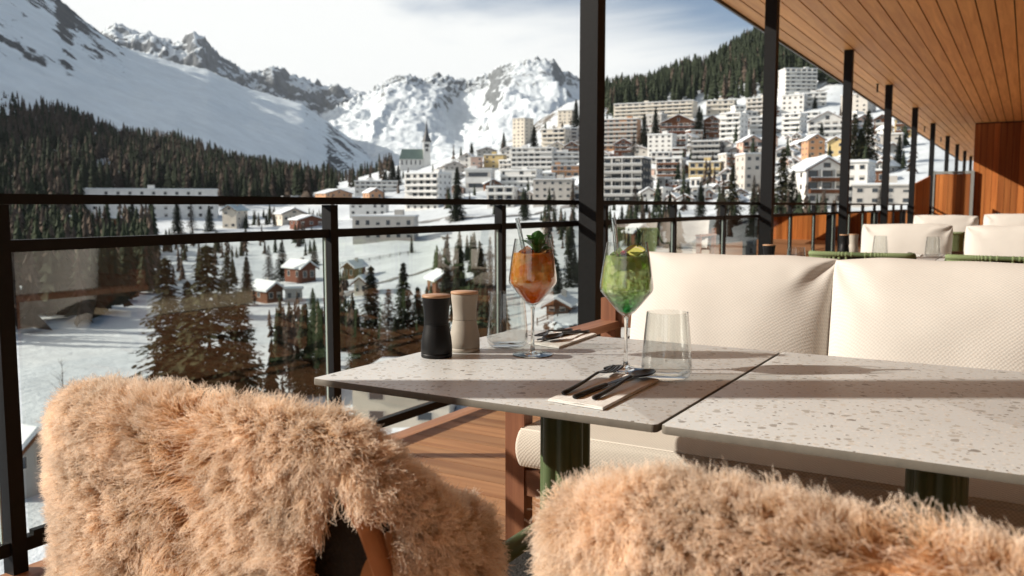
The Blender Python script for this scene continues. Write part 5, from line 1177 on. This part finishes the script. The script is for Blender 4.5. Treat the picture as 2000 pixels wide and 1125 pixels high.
def conifer_arrays(seed, whorls, per, leaves, width=0.17, base=0.06, droop=0.35, thin=0.0, leaf=0.03):
    """unit-height conifer crown made of many small leaf-sized faces on drooping branches"""
    R_ = np.random.default_rng(seed); V, F = [], []
    for w_ in range(whorls):
        f = (w_ + R_.uniform(-0.3, 0.3)) / whorls; h = base + (0.985 - base) * f ** 0.9; rad = width * (1 - f) ** 0.85 * R_.uniform(0.75, 1.15) + 0.008
        for b_ in range(per):
            if R_.random() < thin: continue
            a = 2 * math.pi * (b_ + R_.uniform(-0.4, 0.4)) / per + w_ * 1.1; L_ = rad * R_.uniform(0.65, 1.15); ca, sa = math.cos(a), math.sin(a)
            for l in range(leaves):
                g = (l + R_.uniform(0.2, 1.0)) / leaves; r = L_ * g; zz = h - droop * L_ * g ** 1.5 + R_.normal(0, 0.006)
                side = R_.normal(0, 0.22) * L_ * (1.15 - g); px, py = ca * r - sa * side, sa * r + ca * side
                s = leaf * R_.uniform(0.6, 1.3) * (0.55 + 0.6 * (1 - f)); th = a + R_.normal(0, 0.7); dx, dy = math.cos(th) * s, math.sin(th) * s; wx, wy = -math.sin(th) * s * 0.42, math.cos(th) * s * 0.42
                dz = -s * R_.uniform(0.1, 0.8); k = len(V)
                V += [(px - dx * 0.4 + wx * 0.5, py - dy * 0.4 + wy * 0.5, zz + R_.uniform(-.3, .3) * s * 0.4), (px - dx * 0.4 - wx * 0.5, py - dy * 0.4 - wy * 0.5, zz), (px + dx * 0.6 - wx, py + dy * 0.6 - wy, zz + dz * 0.6), (px + dx, py + dy, zz + dz), (px + dx * 0.6 + wx, py + dy * 0.6 + wy, zz + dz * 0.5)]
                F.append((k, k + 1, k + 2, k + 3, k + 4))
    return np.array(V), F
def crown_me(name, seed, m, **kw):
    V, F = conifer_arrays(seed, **kw); return pydata(name, V, F, m)
NEAR = {'spruce': [crown_me('crown', s, M['spruce'], whorls=36, per=11, leaves=10, width=0.19 + 0.02 * (s % 3), droop=0.5, leaf=0.034, base=0.03) for s in (1, 2, 3)],
        'pine': [crown_me('crown', s, M['pine'], whorls=28, per=12, leaves=11, width=0.27, droop=0.35, thin=0.2, leaf=0.038, base=0.06) for s in (4, 5)],
        'larch': [crown_me('crown', s, M['larch'], whorls=32, per=9, leaves=9, width=0.18, droop=0.4, thin=0.2, leaf=0.026, base=0.08) for s in (6,)]}
TRUNK = tube('trunk', [(0, 0, -0.08), (0, 0, 0.0), (0.002, 0.001, 0.3), (0.0, 0.002, 0.7), (0, 0, 0.98)], [0.019, 0.016, 0.012, 0.006, 0.0015], M['bark'], 8)
TCOUNT = 0
def conifer(label, u, vb, vt, kind='spruce', wide=1.0, d=None, group=None, name='conifer_tree'):
    global TCOUNT
    if d is None: d, x, y, z = site(u, vb)
    else: p = plan(u, d); x, y = p; z = float(ground(u, d))
    zt = EYE + (401 - vt) / 1697 * d; H = max(3, zt - z); TCOUNT += 1
    t = thing(name, label, 'tree', (x, y, z), TCOUNT * 1.7, group); t.scale = (H * wide, H * wide, H)
    inst('crown', NEAR[kind][TCOUNT % len(NEAR[kind])], t); inst('trunk', TRUNK, t); return t
C = conifer
C('tallest broad pine in front of the left glass pane', 400, 795, 466, 'pine', 1.15)
C('broad pine left of the tallest one, behind the left chair', 318, 785, 492, 'pine', 1.0)
C('shorter dark pine right of the tallest one', 462, 800, 560, 'pine', 1.0)
C('lean dark pine between the broad pines', 360, 780, 540, 'pine', 0.9)
C('thin open larch left of the second railing post, leftmost', 556, 775, 610, 'larch', 0.8)
C('slender conifer just left of the second railing post', 592, 775, 588, 'spruce', 0.75)
C('slender conifer touching the second railing post', 622, 775, 598, 'spruce', 0.75)
C('small conifer low before the slender ones', 575, 790, 668, 'spruce', 0.8)
C('small bush conifer right of the brown barn', 607, 605, 562, 'spruce', 1.3)
C('tall spruce in the clump left of the mills', 722, 722, 513, 'spruce', 1.0)
C('tall spruce right in the clump left of the mills', 786, 715, 507, 'spruce', 0.95)
C('brown larch in the middle of the clump left of the mills', 756, 735, 560, 'larch', 1.3)
C('smaller spruce at the right of that clump, behind the black mill', 814, 715, 556, 'spruce', 1.0)
C('low spruce at the left of that clump', 693, 735, 600, 'spruce', 1.0)
C('low spruce in front of the larch', 770, 745, 620, 'spruce', 1.1)
C('spruce behind the mills, left of the conifer trio', 840, 640, 556, 'spruce', 1.0)
C('left spruce of the trio behind the orange drink', 872, 592, 484, 'spruce', 0.95)
C('middle spruce of the trio behind the orange drink', 898, 588, 478, 'spruce', 0.9)
C('right spruce of the trio behind the orange drink', 938, 590, 470, 'spruce', 0.9)
C('bare slim larch right of the trio', 957, 600, 458, 'larch', 0.7)
C('dark conifer between railing post and main column', 1116, 560, 442, 'spruce', 0.9)
C('low dark conifer behind the orange glass', 1090, 575, 512, 'spruce', 1.3)
C('dark spruce above the brown barn, left of it', 478, 598, 498, 'spruce', 1.1)
C('brown larch above the brown barn', 522, 560, 476, 'larch', 1.2)
C('broad dark pine under the mid rail, left of the red brown house', 548, 548, 470, 'pine', 1.1)
C('spruce right behind the red brown house by the post', 612, 520, 466, 'spruce', 1.1)
C('leaning dark pine under the mid rail beside the tallest pine', 440, 620, 488, 'pine', 1.0)
C('lone little spruce in the middle of the snowfield', 803, 495, 457, 'spruce', 0.7)
for i, (u, vb, vt) in enumerate(((172, 456, 408), (258, 458, 391), (285, 452, 410), (345, 456, 390), (373, 450, 392), (408, 452, 400), (466, 442, 398))):
    C('dark spruce standing before the long white hotel, number %s from the left' % ('one', 'two', 'three', 'four', 'five', 'six', 'seven')[i], u, vb, vt, 'larch' if i == 4 else 'spruce', 1.25)
C('small spruce left of the yellowish house', 520, 440, 416, 'spruce', 1.2); C('small spruce close to the yellowish house', 536, 441, 418, 'spruce', 1.2)
C('large spruce in front of the white hall', 893, 432, 324, 'spruce', 1.0)
C('spruce left of the church, tallest', 768, 364, 312, 'spruce', 1.3); C('spruce left of the church, outermost', 754, 366, 330, 'spruce', 1.3); C('spruce left of the church, nearest to it', 779, 362, 322, 'spruce', 1.3)
C('pointed spruce right of the church', 921, 310, 280, 'spruce', 1.1); C('spruce left of the cream tower block', 984, 294, 260, 'spruce', 1.2); C('spruce right of the cream tower block', 1043, 290, 246, 'spruce', 1.3)
C('conifer below the lowest white flats', 1026, 432, 368, 'spruce', 1.1); C('conifer left of the main column at handrail height', 1082, 425, 372, 'larch', 1.2)
C('conifer above the handrail, just left of the main column', 1124, 262, 196, 'spruce', 1.0)
R2 = [(1236, 345, 262, 'larch', 1.0, 'dark tree beside the orange balcony block'), (1256, 300, 222, 'spruce', 1.0, 'spruce left of the broad chalet hotel'), (1278, 272, 212, 'spruce', 1.1, 'spruce touching the broad chalet hotel'),
 (1362, 275, 208, 'spruce', 1.2, 'dark spruce right of the broad chalet hotel'), (1240, 418, 352, 'larch', 1.0, 'bare tree at the foot of the charcoal hotel'), (1308, 420, 372, 'spruce', 1.0, 'spruce below the white and black house'),
 (1368, 425, 352, 'spruce', 0.95, 'spruce on the snowy square below the yellow building'), (1430, 440, 318, 'pine', 0.9, 'large brown green conifer left of the second column'), (1412, 430, 345, 'larch', 1.0, 'brown larch beside the large conifer'),
 (1472, 430, 340, 'larch', 0.9, 'pale larch in front of the grey house'), (1528, 420, 286, 'pine', 1.0, 'dark pine right of the second column'), (1548, 415, 330, 'pine', 1.0, 'smaller pine before the big chalet'),
 (1664, 330, 220, 'pine', 1.0, 'tall dark conifer left behind the third column'), (1690, 332, 214, 'pine', 1.0, 'tall dark conifer right of the third column'), (1676, 335, 250, 'spruce', 1.2, 'short conifer between the two tall dark ones'),
 (1722, 402, 345, 'larch', 1.2, 'leafless tree before the beige annex'), (1585, 215, 190, 'spruce', 1.2, 'spruce under the highest slab block'), (1752, 330, 262, 'spruce', 1.0, 'spruce between the fourth and fifth columns'), (1600, 300, 240, 'spruce', 1.0, 'spruce before the orange house'),
 (1390, 330, 296, 'larch', 1.3, 'brown bushy tree right of the dark block'), (1340, 410, 385, 'larch', 1.4, 'low brown tree by the snowy square'), (1215, 470, 400, 'spruce', 0.9, 'conifer behind the green drink rim'), (1285, 480, 425, 'pine', 1.2, 'pine behind the railing right of the green drink')]
for u, vb, vt, k_, wd, lb in R2: C(lb, u, vb, vt, k_, wd)

# bare young tree at the lower left
bt = thing('bare_tree', 'small leafless tree on the snow at the lower left', 'tree', (0, 0, 0)); p = plan(105, 96); bt.location = (p[0], p[1], float(ground(105, 96)))
inst('trunk', tube('trunk', [(0, 0, -0.3), (0.02, 0, 2), (-0.03, 0.02, 5.2)], [0.06, 0.045, 0.012], M['bark'], 8), bt)
for k in range(26):
    z = 0.9 + 4.0 * random.random(); a = random.uniform(0, 6.28); L_ = (5.4 - z) * 0.32 + 0.2
    inst('branch', tube('branch', [(0, 0, z), (math.cos(a) * L_ * 0.5, math.sin(a) * L_ * 0.5, z + L_ * 0.35), (math.cos(a) * L_, math.sin(a) * L_, z + L_ * 0.9)], [0.02, 0.014, 0.006], M['bark'], 5), bt)

# forests
def skirt_tree(seed, tiers=7, n=9, width=0.16, gap=0.0):
    """unit-height far conifer: tiers of ragged drooping skirts"""
    R_ = np.random.default_rng(seed); V, F = [], []
    for k in range(tiers):
        f = k / tiers; zt = 0.20 + 0.80 * ((k + 1) / tiers) ** 0.9; rad = width * (1 - f) ** 0.9 + 0.012; zb = zt - 0.21 * (1 - 0.45 * f) - 0.03; c = len(V); V.append((R_.normal(0, 0.006), R_.normal(0, 0.006), min(zt, 1)))
        a0 = R_.uniform(0, 6.28)
        for i in range(n):
            a = a0 + 2 * math.pi * i / n + R_.normal(0, 0.12); r = rad * (R_.uniform(0.85, 1.25) if i % 2 else R_.uniform(0.4, 0.75)); V.append((r * math.cos(a), r * math.sin(a), zb + R_.normal(0, 0.018) + (0 if i % 2 else 0.03)))
        for i in range(n):
            if R_.random() >= gap: F.append((c, c + 1 + i, c + 1 + (i + 1) % n))
    return np.array(V), F
FAR = [skirt_tree(s, 8, 10, 0.135 + 0.02 * (s % 3)) for s in (21, 22, 23, 24)]
FARL = [skirt_tree(s, 8, 9, 0.13, 0.22) for s in (31, 32)]
FARME = {'spruce': [pydata('conifer_tree', V, F, M['spruce']) for V, F in FAR], 'larch': [pydata('conifer_tree', V, F, M['larch']) for V, F in FARL]}
def scatter(n, test, u0, u1, d0, d1, hmin, hmax, larch):
    out_ = []; tries = 0
    while len(out_) < n and tries < n * 30:
        tries += 1; u = rng.uniform(u0, u1); d = math.sqrt(rng.uniform(d0 * d0, d1 * d1)); z = float(ground(u, d)); v = 401 - (z - EYE) / d * 1697
        if not test(u, v, d): continue
        p = plan(u, d); out_.append((p[0], p[1], z - 0.5, rng.uniform(hmin, hmax), d, 'larch' if rng.random() < larch(u, v) else 'spruce', u, v))
    return out_
def forest(name, label, ilabel, igroup, trees, n_ind):
    trees.sort(key=lambda q: q[4])
    for q in trees[:n_ind]:
        ms = FARME[q[5]]; o_ = inst('conifer_tree', ms[int(rng.integers(len(ms)))], None, q[:3], rng.uniform(0, 6.28), (q[3] * rng.uniform(0.9, 1.3),) * 2 + (q[3],)); tag(o_, ilabel, 'tree', igroup)
    V, Fs, mi, off = [], [], [], 0
    for q in trees[n_ind:]:
        src = FAR if q[5] == 'spruce' else FARL; v, f = src[int(rng.integers(len(src)))]; a = rng.uniform(0, 6.28); w_ = q[3] * rng.uniform(0.9, 1.3); c, s = math.cos(a) * w_, math.sin(a) * w_
        V.append(np.stack([v[:, 0] * c - v[:, 1] * s + q[0], v[:, 0] * s + v[:, 1] * c + q[1], v[:, 2] * q[3] + q[2]], -1)); Fs.append(np.array(f) + off); off += len(v); mi += [0 if q[5] == 'spruce' else 1] * len(f)
    V, Fs = np.concatenate(V).astype(np.float32), np.concatenate(Fs)
    me = bpy.data.meshes.new(name); me.vertices.add(len(V)); me.vertices.foreach_set('co', V.reshape(-1)); me.loops.add(Fs.size); me.loops.foreach_set('vertex_index', Fs.reshape(-1).astype(np.int32))
    me.polygons.add(len(Fs)); me.polygons.foreach_set('loop_start', np.arange(0, Fs.size, 3, dtype=np.int32)); me.materials.append(M['spruce']); me.materials.append(M['larch']); me.polygons.foreach_set('material_index', np.array(mi, dtype=np.int32)); me.update(calc_edges=True)
    tag(inst(name, me), label, 'forest', kind='stuff')
tl = lambda u: np.interp(u, [-300, 0, 60, 100, 200, 350, 430, 500, 600, 660], [205, 210, 228, 232, 255, 292, 318, 340, 366, 378])
def left_test(u, v, d):
    if v < tl(u) or u > 660: return False
    if 165 < u < 425: lim = 388
    elif u < 165: lim = 446
    else: lim = 408 - (u - 425) * 0.08
    if v > lim: return False
    g = math.sin(u * 0.05 + v * 0.07) + math.sin(u * 0.021 - v * 0.11 + 2)
    if v > 318 and g > 1.25: return False
    return True
forest('left_forest', 'brown and dark green conifer forest on the left hillside', 'conifer at the lower edge of the left forest', 'trees at the lower edge of the left forest',
  scatter(3000, left_test, -250, 655, 330, 1000, 15, 25, lambda u, v: 0.62 if v < 300 else 0.42), 50)
def slope_test(u, v, d): return 585 < u < 770 and 318 < v < 372 and v > 300 + (u - 585) * 0.02
forest('thin_wood', 'thin open wood on the snowy slope left of the church', 'scattered conifer on the slope left of the church', 'scattered trees left of the church', scatter(150, slope_test, 585, 770, 500, 1400, 12, 20, lambda u, v: 0.5), 22)
fb = lambda u: np.interp(u, [1130, 1190, 1350, 1450, 1500, 1600, 1700, 1900], [238, 236, 205, 200, 190, 165, 200, 230])
def right_test(u, v, d): return 1150 < u < 1900 and v < fb(u) and d > 640
forest('right_forest', 'dark spruce forest covering the hill above the village', 'conifer at the lower edge of the forest above the village', 'trees at the lower edge of the village forest',
  scatter(2800, right_test, 1150, 1900, 640, 1180, 18, 27, lambda u, v: 0.12), 50)

def low_test(u, v, d):
    if u > 300 or v < 452: return False
    lim = np.interp(u, [-300, 0, 60, 150, 260, 300], [690, 690, 655, 640, 600, 560])
    return v < lim and math.sin(u * 0.06 + v * 0.05) + math.sin(v * 0.09 - u * 0.03) < 1.2
forest('lower_wood', 'dark wood on the shaded slope behind the left glass pane', 'dark conifer behind the left glass pane', 'dark trees behind the left glass pane', scatter(420, low_test, -260, 300, 115, 340, 11, 19, lambda u, v: 0.35), 40)
VT = []
for k in range(1600):
    u = rng.uniform(640, 1790); d = rng.uniform(260, 760); z = float(ground(u, d)); v = 401 - (z - EYE) / d * 1697
    if v < 205 or v > 425 or (u < 760 and d > 520): continue
    p = plan(u, d); VT.append((p[0], p[1], z - 0.4, rng.uniform(6, 14), d, 'larch' if rng.random() < 0.35 else 'spruce', u, v))
    if len(VT) >= 115: break
forest('village_copse', 'small scattered trees further up among the village houses', 'conifer standing between the village houses', 'trees between the village houses', VT, 60)

# fences, boulders and roads on the snow
def fence(label, pts, h=1.1):
    t = thing('wooden_fence', label, 'fence')
    P3 = []
    for (u, d) in pts: p = plan(u, d); P3.append(Vector((p[0], p[1], float(ground(u, d)))))
    for a, b in zip(P3[:-1], P3[1:]):
        n = max(2, int((b - a).length / 2.6))
        for k in range(n): q = a.lerp(b, k / n); inst('post', FPOST, t, q)
        for z in (0.5, 0.95): inst('rail', tube('rail', [a + Vector((0, 0, z)), b + Vector((0, 0, z))], 0.06, M['bark'], 6), t)
    return t
FPOST = box_me('post', (-0.07, 0.07, -0.07, 0.07, -0.6, 1.2), M['bark'])
fence('dark fence line across the snowfield below the beige building', [(662, 262), (720, 268), (780, 272), (812, 276)])
fence('short dark fence on the snow right of the fence line', [(862, 268), (915, 262)])
fence('fence by the timber cabin behind the orange drink', [(1050, 128), (1090, 132), (1128, 136)])
M['boulder'] = snow_rock('boulder_rock', (0.06, 0.055, 0.05), 1.02, 0.05, 0.6, amp=0.5)
def boulder(label, u, d, r, seed):
    bm = bmesh.new(); bmesh.ops.create_icosphere(bm, subdivisions=3, radius=1)
    for v in bm.verts: v.co *= 1 + 0.45 * mnoise.fractal(v.co * 1.1 + Vector((seed, 0, 0)), 0.8, 2, 4); v.co.z *= 0.7
    p = plan(u, d); o_ = inst('boulder', bmesh_me('boulder', bm, M['boulder'], False), None, (p[0], p[1], float(ground(u, d)) + r * 0.2), seed, (r, r, r)); tag(o_, label, 'rock', 'snowy boulders below the terrace')
for k, (u, d, r, lb) in enumerate(((1010, 118, 1.3, 'snow capped boulder left of the cabin behind the orange stem'), (1040, 112, 0.9, 'small boulder low behind the far napkin'), (1066, 108, 1.6, 'dark boulder above the far cutlery'), (1095, 112, 2.0, 'large boulder close to the main column foot'),
  (1118, 116, 1.4, 'boulder touching the left side of the main column'), (1080, 122, 1.2, 'boulder right below the timber cabin'), (1104, 100, 1.1, 'lowest boulder beside the main column'), (946, 122, 1.0, 'boulder between tumbler and grey mill'), (870, 300, 1.5, 'dark rock on the upper snowfield'), (590, 128, 1.0, 'little dark rock left of the railing post'))):
    boulder(lb, u, d, r, k * 3.7 + 1)
M['road'] = mat('slushy_road', (0.20, 0.195, 0.19), 0.8, var=0.3, vscale=0.25, bump=0.2, bscale=2)
def road(name, label, pts, w_):
    cs = []; 
    for (u, d) in pts: cs.append(Vector((*plan(u, d), 0)))
    fine = []
    for a, b in zip(cs[:-1], cs[1:]):
        n = max(2, int((b - a).length / 4))
        fine += [a.lerp(b, k / n) for k in range(n)]
    fine.append(cs[-1])
    for _ in range(30): fine = [fine[0]] + [(fine[i - 1] + fine[i] * 2 + fine[i + 1]) / 4 for i in range(1, len(fine) - 1)] + [fine[-1]]
    V, F = [], []
    for i, p in enumerate(fine):
        t = (fine[min(i + 1, len(fine) - 1)] - fine[max(i - 1, 0)]).normalized(); n = Vector((-t.y, t.x, 0))
        for s_ in (-1, -0.33, 0.33, 1):
            q = p + n * w_ / 2 * s_; qd = q.x * FH[0] + q.y * FH[1]; qr = q.x * RT[0] + q.y * RT[1]; V.append((q.x, q.y, float(ground(1000 + 1697.7 * qr / qd, qd)) + 0.18))
    for i in range(len(fine) - 1):
        for k in range(3): F.append((i * 4 + k, i * 4 + k + 1, (i + 1) * 4 + k + 1, (i + 1) * 4 + k))
    tag(inst(name, pydata(name, V, F, M['road'], True)), label, kind='structure')
road('road', 'grey slushy road crossing the valley below the village', [(480, 430), (640, 420), (800, 400), (950, 385), (1130, 390), (1260, 420), (1340, 450)], 6.5)
road('road', 'village road climbing past the charcoal hotel', [(1262, 410), (1330, 440), (1400, 395), (1470, 330), (1560, 260)], 6.0)
road('path', 'trodden path on the snowfield', [(640, 190), (700, 215), (780, 235), (860, 250), (960, 240), (1040, 210)], 2.2)

PATCH = [(470, 640, 425, 500, 60), (640, 700, 560, 700, 26), (845, 960, 500, 600, 50), (1050, 1130, 430, 560, 46), (1190, 1330, 410, 520, 70), (520, 640, 640, 790, 40), (300, 480, 470, 560, 50), (830, 1000, 600, 700, 24), (1400, 1640, 405, 520, 70)]
UG = []
for (a, b, c, e, n) in PATCH:
    def pt(u, v, d, c=c, e=e): return c < v < e and math.sin(u * 0.11 + v * 0.05) + math.sin(v * 0.09 - u * 0.07) > -0.5
    UG += scatter(n, pt, a, b, 70, 520, 3, 9, lambda u, v: 0.45)
forest('undergrowth', 'low bushes and young conifers scattered over the snowy valley', 'young conifer', 'young conifers', UG, 0)

# thin mountain air
hz = inst('haze', box_me('haze', (-16000, 16000, -16000, 16000, -72, 1500), None)); tag(hz, 'thin pale mountain air over the valley', kind='stuff')
hm = bpy.data.materials.new('haze'); hm.use_nodes = True; ht = hm.node_tree; ht.nodes.clear(); ho = nd(ht, 'ShaderNodeOutputMaterial'); hv = nd(ht, 'ShaderNodeVolumePrincipled')
hv.inputs['Color'].default_value = (0.88, 0.94, 1.0, 1); hv.inputs['Density'].default_value = 2.2e-5; hv.inputs['Anisotropy'].default_value = 0.2
ht.links.new(hv.outputs[0], ho.inputs['Volume']); hz.data.materials.clear(); hz.data.materials.append(hm)
